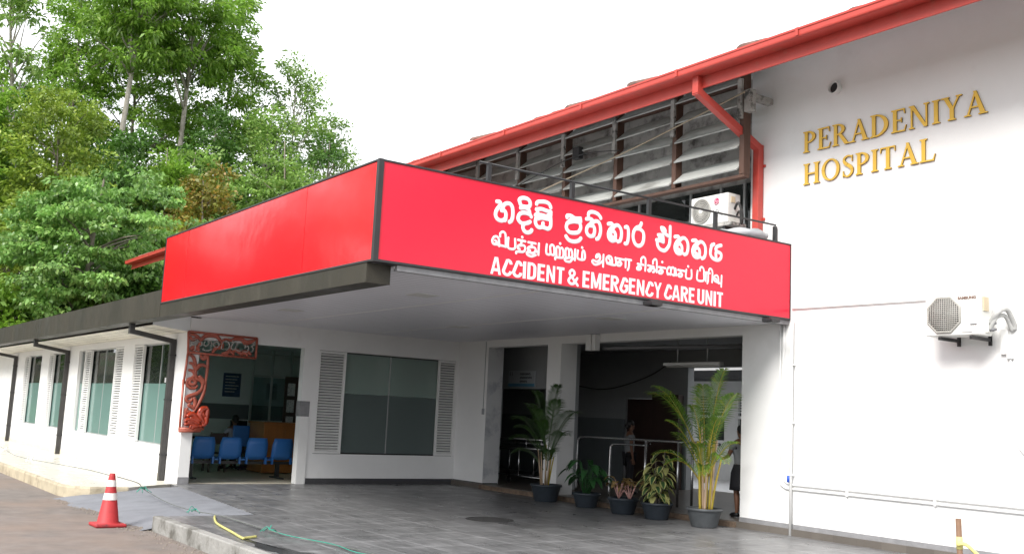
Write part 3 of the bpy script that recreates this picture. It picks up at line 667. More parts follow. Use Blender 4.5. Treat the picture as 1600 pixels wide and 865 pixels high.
# hall behind the openings
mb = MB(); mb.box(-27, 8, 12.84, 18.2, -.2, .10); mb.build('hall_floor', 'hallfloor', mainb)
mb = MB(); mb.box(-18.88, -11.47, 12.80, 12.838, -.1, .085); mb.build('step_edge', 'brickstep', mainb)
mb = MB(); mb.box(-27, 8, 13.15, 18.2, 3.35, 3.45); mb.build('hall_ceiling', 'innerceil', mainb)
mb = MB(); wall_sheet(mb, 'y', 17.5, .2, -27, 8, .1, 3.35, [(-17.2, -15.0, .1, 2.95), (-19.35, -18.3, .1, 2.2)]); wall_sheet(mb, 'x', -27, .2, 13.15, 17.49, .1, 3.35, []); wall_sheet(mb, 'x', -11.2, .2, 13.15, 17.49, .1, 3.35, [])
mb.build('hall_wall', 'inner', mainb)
for q in ((-26.79, -19.36, 17.47, 17.497), (-18.29, -17.22, 17.47, 17.497), (-11.24, -11.203, 13.2, 17.4)): MB().box(*q, .1, 1.68).build('dado', 'dado', mainb)
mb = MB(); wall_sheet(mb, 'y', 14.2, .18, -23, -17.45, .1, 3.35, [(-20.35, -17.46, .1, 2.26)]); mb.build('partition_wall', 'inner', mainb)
dr = MB(); dr.box(-19.345, -18.305, 17.55, 17.59, .1, 2.19); dr = dr.build('door', 'desk', mainb, bevel=.004)
mb = MB(); mb.ball((-18.42, 17.52, 1.1), .035); mb.build('handle', 'steel', dr)
mb = MB(); mb.box(-18.2, -17.3, 17.3, 17.46, .1, 2.3); mb.build('notice_cupboard', 'desk', mainb, bevel=.006)
# upper storey seen through the louvres
mb = MB(); mb.box(-43, -11.33, 13.6, 13.75, 4.3, 5.9); mb.build('window_wall', 'dark', mainb)
mb = MB(); wall_sheet(mb, 'y', 13.45, .12, -43, -11.33, 5.85, 8.0, []); mb.build('upper_wall', 'slatin', mainb)
mb = MB(); mb.box(-43, -11.33, D+.245, 13.7, 4.55, 4.75); mb.build('upper_floor', 'post', mainb)
gl = MB(); gl.box(-19, -11.35, 13.40, 13.41, 4.75, 5.85); gl = gl.build('upper_window', 'gd', mainb)
for x in (-18.6, -17.2, -15.9, -14.6, -13.2, -12.45, -11.9): MB().box(x, x+.05, 13.36, 13.42, 4.75, 5.85).build('mullion', 'alu', gl)
# eave: fascia, gutter, soffit, roof
mb = MB(); mb.box(-43.4, 8, EAVE_Y, EAVE_Y+.03, EAVE_Z, 7.20); mb.build('fascia_board', 'gutter', mainb, bevel=.004)
mb = MB(); y0 = EAVE_Y-.25
prof = [(EAVE_Y-.003, 7.11), (y0+.03, 7.115), (y0+.005, 7.13), (y0, 7.15), (y0, 7.215), (y0-.012, 7.22), (y0-.012, 7.25), (y0+.012, 7.255), (y0+.014, 7.20), (EAVE_Y-.003, 7.20)]
n = len(prof); mb.add([(x, y, z) for x in (-43.5, 8) for y, z in prof], [(i, (i+1) % n, n+(i+1) % n, n+i) for i in range(n)]+[tuple(range(n)), tuple(range(n, 2*n))]); gu = mb.build('gutter', 'gutter', mainb)
for k in range(18): MB().box(-40.2+k*2.4, -40.15+k*2.4, y0-.018, y0-.0125, 7.135, 7.252).build('joint_strap', 'gutter', gu)
mb = MB(); mb.quad((-43.4, EAVE_Y+.03, 7.06), (8, EAVE_Y+.03, 7.06), (8, D+.01, 7.70), (-43.4, D+.01, 7.70)); mb.build('eave_soffit', 'soffgrey', mainb)
rf = MB(); R0, R1 = (11.28, 7.27), (15.2, 8.95)
rf.quad((-43.6, *R0), (8, *R0), (8, *R1), (-43.6, *R1)); rf.quad((-43.6, *R1), (8, *R1), (8, 18.9, 7.4), (-43.6, 18.9, 7.4)); rf = rf.build('roof', 'tile', mainb)
mb = MB(); random.seed(3)
for k in range(150):                       # eaves course of half-round clay tiles, slightly uneven
    x = -43.4+k*.245
    if x > 1: break
    lift = random.choice([-.06, -.06, -.06, -.05, -.05, -.04]) + (random.random() < .14)*random.uniform(.02, .06); sl = random.uniform(-.04, .02)
    pts = [(11.24+sl, 7.285+lift), (11.75, 7.51+lift)]
    vs = [(x+.11*math.cos(w), y, z+.055*math.sin(w)) for y, z in pts for w in [math.pi*i/6 for i in range(7)]]
    mb.add(vs, [(i, i+1, 8+i, 7+i) for i in range(6)]+[tuple(range(7))], 0, True)
mb.build('eaves_tile_course', 'tile', rf)
mb = MB(); mb.box(-43.2, 8, 18.4, 18.6, 0, 7.4); mb2 = MB(); wall_sheet(mb2, 'y', 18.25, .15, -43.2, 8, 3.5, 7.5, []); mb2.build('rear_wall', 'wall', mainb)
mb = MB(); wall_sheet(mb, 'x', -43.2, .2, 13.2, 18.2, 0, 7.4, []); mb.build('end_wall', 'wall', mainb)

# courtyard building seen through the hall
cb = thing('courtyard_building', 'white building with louvred windows seen through the far hall opening', 'building', (-18, 23, 0))
mb = MB(); wall_sheet(mb, 'y', 23, .2, -40, -4, 0, 6, [(-22.2, -21.0, 1.2, 2.5), (-20.6, -19.4, 1.2, 2.5)]); mb.build('wall', 'farwhite', cb)
for x in (-22.2, -20.6):
    w = MB(); w.box(x, x+1.2, 23.1, 23.12, 1.2, 2.5); w = w.build('window', 'gd', cb)
    mb = MB(); mb.box(x, x+.06, 22.99, 23.09, 1.2, 2.5); mb.box(x+1.14, x+1.2, 22.99, 23.09, 1.2, 2.5); mb.box(x+.57, x+.63, 22.99, 23.09, 1.2, 2.5); mb.box(x, x+1.2, 22.985, 23.09, 1.85, 1.93)
    for k in range(6): mb.box(x+.06, x+1.14, 23.0, 23.08, 2.02+k*.08, 2.055+k*.08)
    mb.build('window_frame', 'pvc', w)
mb = MB(); mb.box(-40, -4, 21.2, 23.0, 2.95, 3.15); mb.build('sun_hood', 'dark', cb)
mb = MB(); mb.quad((-40, 18.4, .05), (0, 18.4, .05), (0, 23, .05), (-40, 23, .05)); struct('courtyard_floor', mb, 'farwhite')

# ================================================================== porch return wall + low ward building
low = thing('low_ward_building', 'long low white building with green glass windows and dark fascia', 'building', (-28, 7, 0))
mb = MB()
WIN = [(-36.6, -33.95), (-32.9, -30.6), (-29.15, -24.76), (-23.92, -21.0)]
wall_sheet(mb, 'y', YL, .2, -47, XB, 0, 3.25, [(a, b, .67, 2.81) for a, b in WIN])
wall_sheet(mb, 'x', XB-.2, .2, YL+.201, D-.002, 0, 3.5, [(6.75, 9.0, 0, 2.83), (9.34, 12.86, .63, 2.82)])
mb.build('wall', 'wall', low)
mb = MB(); mb.box(-47, -21.0, YL-.014, YL-.001, .002, .12); mb.build('skirting', 'skirt_cream', low)
mb = MB(); mb.box(XB+.001, XB+.014, YL+.003, 6.745, 0, .13); mb.box(XB-.2, XB+.001, 6.751, 6.762, 0, .13); mb.build('skirting', 'skirt_grey', low)
mb = MB(); mb.box(XB+.001, XB+.014, 9.22, D-.02, 0, .12); mb.build('skirting', 'skirt', low)
mb = MB(); mb.box(XB-.198, XB+.004, 8.985, 8.999, 1.40, 1.72); mb.box(XB+.001, XB+.004, 9.0, 9.2, 1.40, 1.72); mb.build('bare_plaster_patch', 'skirt_grey', low)
mb = MB(); mb.box(XB+.001, XB+.02, 9.0, 9.2, 0, 1.40); mb.build('door_casing', 'pvc', low)
# ward windows: shutters, clear glass above, frosted film below
def shutter(mbs, plane, at, u0, u1, z0, z1, parent, name='louvre_shutter'):
    mb = MB()
    def bx(ua, ub, da, db, za, zb):
        if plane == 'y': mb.box(ua, ub, at+da, at+db, za, zb)
        else: mb.box(at-db, at-da, ua, ub, za, zb)
    fw = .045
    bx(u0, u0+fw, .0, .06, z0, z1); bx(u1-fw, u1, .0, .06, z0, z1); bx(u0+fw, u1-fw, .0, .06, z0, z0+fw); bx(u0+fw, u1-fw, .0, .06, z1-fw, z1)
    n = int((z1-z0-2*fw)/.058)
    for k in range(n):
        z = z0+fw+(k+.5)*(z1-z0-2*fw)/n
        if plane == 'y': mb.add([(u, at+dy, z+dz) for u in (u0+fw, u1-fw) for dy, dz in ((.008, -.021), (.012, -.026), (.056, .011), (.052, .016))], [(0, 1, 2, 3), (4, 5, 6, 7), (0, 1, 5, 4), (1, 2, 6, 5), (2, 3, 7, 6), (3, 0, 4, 7)])
        else: mb.add([(at-dy, u, z+dz) for u in (u0+fw, u1-fw) for dy, dz in ((.008, -.021), (.012, -.026), (.056, .011), (.052, .016))], [(0, 1, 2, 3), (4, 5, 6, 7), (0, 1, 5, 4), (1, 2, 6, 5), (2, 3, 7, 6), (3, 0, 4, 7)])
    if plane == 'y': mb.box(u0+fw, u1-fw, at+.062, at+.068, z0+fw, z1-fw, 1)
    else: mb.box(at-.068, at-.062, u0+fw, u1-fw, z0+fw, z1-fw, 1)
    return mb.build(name, ['pvc', 'shutback'], parent)
def window(parent, plane, at, u0, u1, z0, z1, zf, mg, mf, mids, left_sh=None, right_sh=None, extra=None):
    fr = MB()
    def bx(m, ua, ub, da, db, za, zb):
        if plane == 'y': m.box(ua, ub, at+da, at+db, za, zb)
        else: m.box(at-db, at-da, ua, ub, za, zb)
    f = .03
    bx(fr, u0, u1, .07, .13, z0, z0+f); bx(fr, u0, u1, .07, .13, z1-f, z1); bx(fr, u0, u0+f, .07, .13, z0+f, z1-f); bx(fr, u1-f, u1, .07, .13, z0+f, z1-f)
    fr = fr.build('window', 'black' if plane == 'x' else 'alu', parent)
    g0, g1 = u0, u1
    if left_sh: shutter(None, plane, at, left_sh[0], left_sh[1], z0+.01, z1-.01, fr); g0 = left_sh[1] if not extra else g0
    if right_sh: shutter(None, plane, at, right_sh[0], right_sh[1], z0+.01, z1-.01, fr); g1 = right_sh[0]
    g = MB(); bx(g, u0+f, u1-f, .095, .103, zf, z1-f); g.build('glass_pane', mg, fr)
    g = MB(); bx(g, u0+f, u1-f, .090, .106, z0+f, zf-.002); g.build('frosted_pane', mf, fr)
    if mids:
        m = MB()
        for u in mids: bx(m, u-.012, u+.012, .085, .11, z0+f, z1-f)
        m.build('mullion', 'alu', fr)
    return fr
window(low, 'y', YL, *WIN[0], .67, 2.81, 1.95, 'gw', 'gwf', [], left_sh=(-36.6, -35.9))
window(low, 'y', YL, *WIN[1], .67, 2.81, 1.95, 'gw', 'gwf', [], left_sh=(-32.9, -32.3))
window(low, 'y', YL, *WIN[2], .67, 2.81, 1.95, 'gw', 'gwf', [-26.7], left_sh=(-28.5, -27.85), right_sh=(-25.5, -24.76), extra=True)
w4 = window(low, 'y', YL, *WIN[3], .67, 2.81, 1.95, 'gw', 'gwf', [-22.1], left_sh=(-23.92, -23.2))
mb = MB(); mb.box(-21.75, -21.6, YL+.086, YL+.094, 1.97, 2.07); mb.build('paper_sticker', 'paper', w4)
pw = window(low, 'x', XB, 9.34, 12.86, .63, 2.82, 1.93, 'gp', 'gpf', [11.13], left_sh=(9.34, 9.99), right_sh=(12.36, 12.86))
# ward room behind the glass
mb = MB(); mb.box(-27.2, -20.31, YL+.21, 12.88, -.1, .003); mb.build('room_floor', 'roomfloor', low)
mb = MB(); mb.box(-47, -20.31, YL+.21, 12.88, 3.12, 3.2); mb.build('room_ceiling', 'roomwall', low)
mb = MB(); wall_sheet(mb, 'x', -27.4, .2, YL+.21, 12.88, 0, 3.12, []); wall_sheet(mb, 'y', 12.68, .2, -27.2, -20.31, 0, 3.12, []); wall_sheet(mb, 'y', 12.68, .2, -47, -27.4, 0, 3.12, [])
wall_sheet(mb, 'x', -47, .2, YL+.21, 12.7, 0, 3.12, []); mb.build('room_wall', 'roomwall', low)
mb = MB(); mb.box(-27.19, -27.16, YL+.3, 12.6, 1.18, 1.58); mb.build('dado', 'dado', low)
mb = MB(); mb.box(-22.05, -21.75, 10.42, 10.72, 0, 3.1); mb.build('room_pillar', 'roomwall', low)
mb = MB(); mb.box(-47, -27.4, YL+.21, 12.68, -.1, .003); mb.build('room_floor', 'roomfloor', low)
for x in (-34.6, -41.0):
    t = thing('ceiling_light', 'lit tube light on the ward ceiling behind the %s green window' % ('third' if x > -40 else 'second'), 'ceiling light', (x, 8.6, 3.1))
    MB().box(x-.65, x+.65, 8.52, 8.68, 3.06, 3.118).build('fitting', 'pvc', t); mb = MB(); mb.tube([(x-.6, 8.6, 3.03), (x+.6, 8.6, 3.03)], .02, 8); mb.build('lit_tube', 'lit', t)
# roof, soffit, fascia, gutter
mb = MB(); mb.quad((-47.5, 5.50, 3.57), (-18.62, 5.50, 3.57), (-18.62, D-.01, 4.35), (-47.5, D-.01, 4.35)); mb.build('roof', 'tile', low)
sf = MB(); sf.add([(-47.3, 5.80, 3.045), (-20.12, 5.80, 3.045), (-20.12, YL-.002, 2.965), (-47.3, YL-.002, 2.965)], [(0, 1, 2, 3)]); sf.add([(-20.118, 5.79, 3.045), (-20.118, YL, 2.965), (-20.118, YL, 3.28), (-20.118, 5.79, 3.28)], [(0, 1, 2, 3)], 1); sf.build('soffit', ['soffcream', 'alu'], low)
fa = MB(); segs = [-47.5, -43.9, -40.3, -36.7, -33.1, -29.5, -25.9, -22.3, -18.62]
for a, b in zip(segs[:-1], segs[1:]): fa.box(a+.002, b-.002, YS, YS+.03, 3.085+random.uniform(-.004, .004), 3.58)
fa.box(-18.618, -14.9, YS+.003, YS+.03, 3.085, 3.318); fa.box(-14.897, -10.65, YS, YS+.03, 3.085, 3.318)
fa.box(-47.5, -10.65, YS+.031, 5.78, 3.085, 3.105); fa.box(-20.1, -10.65, 5.75, 5.78, 3.106, 3.275); fa.box(-10.649, -10.63, YS, 5.782, 3.083, 3.318)
fa.build('fascia', 'brown', low)

# black downpipes of the low building
for k, (x, lab) in enumerate([(-20.92, 'black square downpipe at the corner beside the carved wooden bracket'), (-30.25, 'black square downpipe standing between the second and third green windows'), (-37.85, 'black square downpipe farthest left, beyond the narrow green window')]):
    t = thing('downpipe', lab, 'downpipe', (x, YL, 0), 'black downpipes on the low building')
    mb = MB(); mb.sqtube([(x, 5.62, 3.08), (x, 5.62, 2.93), (x, YL-.07, 2.80), (x, YL-.07, .01)], .125, .10); mb.build('pipe', 'pipe', t, bevel=.006)
    for z in (.5, 1.6, 2.5): MB().box(x-.075, x+.075, YL-.128, YL-.001, z, z+.03).build('pipe_clip', 'darkmetal', t)

# ================================================================== canopy with the emergency sign
can = thing('entrance_canopy', 'red boxed entrance canopy carrying the white lettered sign boards', 'canopy', (-14, 9, 3.3))
Z0, Z1 = 3.325, 4.54
mb = MB(); mb.box(XF-.06, XF, YS+.055, D-.005, Z0+.0225, Z1-.0225); front = mb.build('front_sign_panel', 'red', can)
mb = MB()
for a, b, e in ((-18.57, -17.35, 0), (-17.346, -14.92, .003), (-14.916, -12.5, .001), (-12.496, XF-.05, .003)): mb.box(a, b, YS+e, YS+.05, Z0+.0225, Z1-.0205)
mb.build('side_sign_panel', 'redside', can)
mb = MB()
mb.box(XF-.07, XF+.012, YS+.05, D-.003, Z1-.022, Z1+.003); mb.box(XF-.07, XF+.012, YS+.05, D-.003, Z0-.01, Z0+.022)
mb.box(-18.6, XF-.05, YS-.012, YS+.05, Z1-.020, Z1+.004); mb.box(-18.6, XF-.05, YS-.012, YS+.05, Z0-.007, Z0+.022)
mb.box(XF-.05, XF+.014, YS-.014, YS+.055, Z0-.012, Z1+.006); mb.box(-18.6, -18.57, YS-.01, YS+.05, Z0, Z1); mb.box(XF-.06, XF+.01, D-.02, D-.002, Z0, Z1)
mb.build('trim', 'black', can, bevel=.004)
mb = MB(); mb.box(XB+.002, XF-.075, 5.782, D-.003, 3.275, 3.30); mb.build('ceiling', 'ceilpvc', can)
mb = MB(); mb.box(XF-.10, XF-.02, 5.79, D-.01, 3.245, 3.312); mb.build('edge_channel', 'skirt_grey', can)
mb = MB()
for y in (8.1, 10.5): mb.box(XB+.05, XF-.12, y, y+.028, 3.268, 3.274)
mb.build('ceiling_joint_strip', 'pvc', can)
for x, y in ((-16.8, 7.2), (-12.6, 7.4), (-16.6, 10.6), (-12.6, 11.0)): MB().box(x-.18, x+.18, y-.18, y+.18, 3.266, 3.2745).build('flush_light_panel', 'lampglass', can, bevel=.004)
mb = MB(); mb.box(-18.5, XF-.07, YS+.06, D-.01, 4.28, 4.32); mb.build('canopy_roof', 'tarp', can)
def sign_strokes(strokes, w, name, h=.0035):
    mb = MB(); random.seed(5)
    for i, s in enumerate(strokes):
        k = 4 if len(s) > 2 else 1
        pts = smooth_path([(XF+.001+(i % 7)*.0004, y, z) for y, z in s], k)
        a = pts[0]; b = pts[-1]                       # rounded ends
        d0 = (pts[0]-pts[1]).normalized()*w*.35; d1 = (pts[-1]-pts[-2]).normalized()*w*.35
        pts = [a+d0*1.25, a+d0*.8]+pts+[b+d1*.8, b+d1*1.25]
        rs = [w*.22, w*.42]+[w*.5]*(len(pts)-4)+[w*.42, w*.22]
        mb.tube(pts, rs, 8, flat=((1, 0, 0), h))
    return mb
for a, b in ((0, 8.21), (8.21, 9.92), (9.92, 99)):          # one mesh per word
    sign_strokes([s for s in SINHALA if a <= sum(p[0] for p in s)/len(s) < b], .057, 'sinhala').build('upper_word', 'letter', front)
for a, b in ((0, 7.92), (7.92, 8.7), (8.7, 9.55), (9.55, 10.76), (10.76, 99)):
    tm = sign_strokes([s for s in TAMIL if a <= sum(p[0] for p in s)/len(s) < b], .034, 'tamil', .003)
    for y, z in TAMIL_DOTS:
        if a <= y < b: tm.lathe([(.021, 0), (.017, .005)], (XF+.001, y, z), 10, axis='X')
    tm.build('middle_word', 'letter', front)
ENGLISH = [('ACCIDENT', 7.11, 8.30), ('&', 8.35, 8.54), ('EMERGENCY', 8.61, 10.08), ('CARE', 10.13, 10.75), ('UNIT', 10.80, 11.35)]
W_ = .165                      # stroke weight of the condensed bold capitals, in letter heights
def arc(cx, cz, rx, rz, a0, a1, n=7): return [(cx+rx*math.cos(rad(a0+(a1-a0)*k/n)), cz+rz*math.sin(rad(a0+(a1-a0)*k/n))) for k in range(n+1)]
h_ = W_/2
CAPS = {
 'A': (.60, [[(.07, 0), (.27, 1)], [(.53, 0), (.33, 1)], [(.16, .27), (.44, .27)]]),
 'C': (.54, [arc(.29, .70, .21, .225, 0, 90)+arc(.29, .30, .21, .225, 180, 270)+arc(.29, .30, .21, .225, 280, 360)]),
 'D': (.55, [[(h_+.02, 0), (h_+.02, 1)], [(.10, 1-h_), (.24, 1-h_)]+arc(.25, .70, .205, .22, 80, 0, 5)+arc(.25, .30, .205, .22, 0, -80, 5)+[(.24, h_), (.10, h_)]]),
 'E': (.48, [[(h_+.02, 0), (h_+.02, 1)], [(.10, 1-h_), (.45, 1-h_)], [(.10, .51), (.41, .51)], [(.10, h_), (.45, h_)]]),
 'G': (.56, [arc(.29, .70, .21, .225, 0, 90)+arc(.29, .30, .21, .225, 180, 270)+arc(.29, .30, .21, .225, 280, 360)+[(.50, .44)], [(.33, .46), (.58, .46)]]),
 'I': (.22, [[(.11, 0), (.11, 1)]]),
 'M': (.72, [[(h_+.02, 0), (h_+.02, 1)], [(.70-h_, 0), (.70-h_, 1)], [(.12, 1), (.36, .06)], [(.60, 1), (.36, .06)]]),
 'N': (.58, [[(h_+.02, 0), (h_+.02, 1)], [(.56-h_, 0), (.56-h_, 1)], [(.10, 1), (.48, 0)]]),
 'R': (.56, [[(h_+.02, 0), (h_+.02, 1)], [(.10, 1-h_), (.26, 1-h_)]+arc(.28, .72, .19, .20, 80, -80, 7)+[(.26, .52), (.10, .52)], [(.27, .50), (.50, 0)]]),
 'T': (.50, [[(.25, 0), (.25, 1)], [(0.02, 1-h_), (.48, 1-h_)]]),
 'U': (.56, [[(h_+.02, 1), (h_+.02, .30)]+arc(.28, .30, .175, .215, 190, 350, 8)+[(.56-h_-.02, .30), (.56-h_-.02, 1)]]),
 'Y': (.56, [[(.08, 1), (.28, .45)], [(.48, 1), (.28, .45)], [(.28, .50), (.28, 0)]]),
}
for w, a, b in ENGLISH:
    if w == '&':                  # the ampersand is one bent stroke
        sign_strokes([[(a+p*(b-a)/.62, 3.372+q*.215) for p, q in ((.60, .03), (.40, .30), (.17, .62), (.14, .80), (.27, .93), (.40, .80), (.36, .62), (.14, .40), (.09, .22), (.22, .07), (.40, .14), (.56, .46))]], .040, 'amp').build('lower_word', 'letter', front); continue
    adv = sum(CAPS[c][0] for c in w)+.05*(len(w)-1); k = (b-a)/adv; x = a; mb = MB(); H_ = .222; q_ = 0
    for c in w:
        for st in CAPS[c][1]:
            P = [Vector((0, x+p[0]*k, 3.367+p[1]*H_)) for p in st]; m = len(P); L = []; R = []
            slim = .8 if c in 'AMNY&' and m == 2 else 1.0
            for i in range(m):
                d = (P[min(i+1, m-1)]-P[max(i-1, 0)]); d.normalize()
                if m == 2 and abs(d.y) < .99:           # diagonals and stems end level with the letter's top and foot
                    L.append(P[i]+Vector((0, W_*k*slim/2, 0))) if abs(d.z) > .3 else L.append(P[i]+Vector((0, 0, W_*H_/2)))
                    R.append(P[i]-Vector((0, W_*k*slim/2, 0))) if abs(d.z) > .3 else R.append(P[i]-Vector((0, 0, W_*H_/2)))
                else:
                    n = Vector((0, -d.z*W_*k/2, d.y*W_*H_/2)); L.append(P[i]+n); R.append(P[i]-n)
            e = .003+.0004*(q_ % 6); q_ += 1
            for i in range(m-1):
                f = [L[i], L[i+1], R[i+1], R[i]]
                mb.add([(XF+e, p.y, p.z) for p in f]+[(XF, p.y, p.z) for p in f], [(0, 1, 2, 3), (0, 1, 5, 4), (2, 3, 7, 6), (1, 2, 6, 5), (3, 0, 4, 7)])
        x += (CAPS[c][0]+.05)*k
    mb.build('lower_word', 'letter', front)
# roof-edge rail on the canopy
rl = thing('roof_edge_rail', 'thin dark metal rail along the canopy roof above the front sign', 'railing', (-10.75, 10, 4.5))
mb = MB(); mb.tube([(-10.75, 7.05, 4.85), (-10.75, 12.86, 4.88)], .016, 8); mb.build('rail', 'darkmetal', rl)
for y in (7.2, 8.6, 10.05, 11.45, 12.84): mb = MB(); mb.box(-10.775, -10.725, y-.028, y+.028, 4.33, 4.855); mb.build('post', 'darkmetal', rl)
# floodlights under the sign edge
for y, lab in ((9.85, 'small black floodlight under the sign edge near its middle'), (12.36, 'small black floodlight under the sign edge beside the white wall')):
    t = thing('floodlight', lab, 'floodlight', (-10.4, y, 3.3), 'floodlights under the front sign')
    mb = MB(); mb.box(-10.50, -10.30, y-.10, y+.10, 3.235, 3.29); mb.build('housing', 'black', t, bevel=.01)
    mb = MB(); mb.box(-10.45, -10.42, y-.02, y+.02, 3.29, 3.318); mb.build('bracket', 'darkmetal', t)
    mb = MB(); mb.box(-10.48, -10.32, y-.08, y+.08, 3.229, 3.234); mb.build('lamp_glass', 'gd', t)
# ================================================================== louvre screen under the eave
lv = thing('louvre_screen', 'long weathered louvre screen with brown posts below the red gutter', 'louvre screen', (-11.1, 12.4, 5.7))
PX = [-11.06-1.56*i for i in range(8)]+[-23.6, -25.2]
random.seed(11)
for i, x in enumerate(PX):
    MB().box(x-.05, x+.05, 12.36, 12.52, 5.70, 7.42).build('post', 'wood', lv, bevel=.006)
    MB().box(x-.055, x+.035, 12.30, 12.358, 6.62, 7.30).build('bracket_plate', 'post', lv, bevel=.006)
for a, b in zip(PX[:-1], PX[1:]):
    for k in range(5):
        z = 5.78+k*.36+random.uniform(-.012, .012); t1 = random.uniform(-.015, .015)
        mb = MB(); x0, x1 = b+.055, a-.055
        pr = [(12.30, z), (12.315, z-.018), (12.63, z+.255), (12.62, z+.275)]
        mb.add([(x, y, zz+(t1 if j else -t1)) for j, x in enumerate((x0, x1)) for y, zz in pr], [(0, 1, 2, 3), (4, 5, 6, 7), (0, 1, 5, 4), (1, 2, 6, 5), (2, 3, 7, 6), (3, 0, 4, 7)])
        mb.build('slat', 'slat', lv)
MB().box(PX[-1], -11.008, 12.37, 12.51, 5.645, 5.698).build('bottom_rail', 'wood', lv, bevel=.005)
MB().box(PX[-1], -11.008, 12.40, 12.50, 7.22, 7.30).build('top_rail', 'wood', lv, bevel=.005)
t = thing('concrete_bracket', 'chipped grey concrete bracket at the top right end of the louvre screen', 'bracket', (-10.98, 12.4, 7))
MB().box(-11.005, -10.85, 12.33, 12.47, 6.72, 7.10).build('stub', 'post', t, bevel=.02); MB().box(-10.98, -10.86, 12.472, D-.002, 6.93, 7.04).build('arm', 'post', t, bevel=.015)
t = thing('loudspeaker_box', 'small black box mounted high between two louvre posts', 'box', (-15.2, 12.3, 6.8))
MB().box(-15.32, -15.12, 12.22, 12.34, 6.68, 6.92).build('housing', 'black', t, bevel=.01); MB().box(-15.30, -15.14, 12.341, 12.42, 6.78, 6.82).build('bracket', 'darkmetal', t)
mb = MB(); mb.tube(smooth_path([(-10.9, 12.24, 7.02), (-13.6, 12.22, 6.56), (-16.42, 12.2, 6.17), (-18.6, 12.2, 5.8)], 6), .014, 6); tag(mb.build('rope', 'rope', base=(-14, 12.2, 6.5)), 'thin tan rope running slantwise across the louvre screen', 'rope')
mb = MB(); mb.tube(smooth_path([(-13.9, 12.21, 6.6), (-15.22, 12.2, 6.72), (-17.0, 12.2, 6.45), (-18.9, 12.2, 6.2)], 6), .010, 6); tag(mb.build('cable', 'cable', base=(-16, 12.2, 6.5)), 'dark cable hanging from the black box on the louvres', 'cable')
# red oxide downpipe
t = thing('downpipe', 'red square downpipe bent from the eave gutter down to the canopy roof', 'downpipe', (-11.1, 12.8, 4.8))
x = -11.10; mb = MB(); mb.sqtube([(x, 11.36, 7.19), (x, 11.36, 6.86), (x, 12.82, 6.22), (x, 12.82, 4.36)], .125, .125); mb.build('pipe', 'gutter', t, bevel=.006)
for z in (5.9, 5.0): MB().box(x-.10, x+.10, 12.874, 12.896, z, z+.04).build('pipe_clip', 'gutter', t)
t = thing('downpipe', 'stub of red downpipe hanging from the gutter at the far left of the front sign', 'downpipe', (-21, 11.36, 7))
mb = MB(); mb.sqtube([(-20.35, 11.36, 7.19), (-20.35, 11.36, 6.86), (-20.35, 12.3, 6.3)], .125, .125); mb.build('pipe', 'gutter', t, bevel=.006)

# ================================================================== outdoor units
def stamp(parent, name, body, x0, y, z, width, size, m, offset=.002):
    vs, fs = text_mesh(body, size, offset=offset, extrude=.0015, width=width)
    MB().add([(x0+v.x, y-.002+v.y, z+v.z) for v in vs], fs).build(name, m, parent)
def outdoor_unit(label, x0, x1, y0, y1, z0, z1, round_guard):
    t = thing('outdoor_unit', label, 'air conditioner', ((x0+x1)/2, y1, z0))
    mb = MB(); mb.box(x0, x1, y0, y1, z0, z1); cas = mb.build('casing', 'acw', t, bevel=.018, seg=3)
    h = z1-z0; r = h*.41; cx = x0+r+.05; cz = (z0+z1)/2
    mb = MB(); mb.lathe([(.01, 0), (r*.97, 0)], (cx, y0-.004, cz), 32, axis='Y', cap=False); mb.build('fan_opening', 'dark', t)
    mb = MB()
    for k in range(3):
        a = 2*math.pi*k/3+.4
        vs = []
        for rr, w0, w1 in ((.05, -.35, .35), (r*.6, -.55, .35), (r*.9, -.7, .2)):
            for w in (w0, w1): vs.append((cx+rr*math.cos(a+w), y0-.006-(.004 if w == w1 else 0), cz+rr*math.sin(a+w)))
        mb.add(vs, [(0, 2, 3, 1), (2, 4, 5, 3)])
    mb.build('fan_blades', 'greytext', t)
    mb = MB()
    if round_guard:
        for q in range(1, 8):
            rr = r*q/7; mb.tube([(cx+rr*math.cos(2*math.pi*k/36), y0-.018, cz+rr*math.sin(2*math.pi*k/36)) for k in range(37)], .0055 if q < 7 else .011, 5, cap=False)
        for k in range(40):
            a = 2*math.pi*k/40; s_ = .25
            mb.tube([(cx+r*f*math.cos(a+s_*f), y0-.021, cz+r*f*math.sin(a+s_*f)) for f in (.22, .5, .75, 1)], .0045, 4)
        mb.lathe([(r*.24, 0), (r*.24, -.012), (.01, -.016)], (cx, y0-.012, cz), 20, axis='Y')
        mb.build('fan_guard', 'acgrille', t); mb = MB(); mb.lathe([(r*.23, 0), (r*.20, -.006), (.01, -.008)], (cx, y0-.026, cz), 20, axis='Y'); mb.build('guard_hub', 'acw', t)
    else:
        def octo(k): c_ = .42; return [(k*r*a, k*r*b) for a, b in ((-c_, 1), (c_, 1), (1, c_), (1, -c_), (c_, -1), (-c_, -1), (-1, -c_), (-1, c_))]
        oc = octo(1.02); mb.tube([(cx+a, y0-.014, cz+b) for a, b in oc+[oc[0], oc[1]]], .012, 6, cap=False)
        n = 17
        for i in range(n):
            u = -r+2*r*(i+.5)/n; lim = r if abs(u) < .42*r else r-(abs(u)-.42*r)
            mb.tube([(cx+u, y0-.018, cz-lim), (cx+u, y0-.018, cz+lim)], .0055, 5); mb.tube([(cx-lim, y0-.020, cz+u), (cx+lim, y0-.020, cz+u)], .0055, 5)
        mb.build('fan_guard', 'acgrille', t)
    return t, cas, cx, r
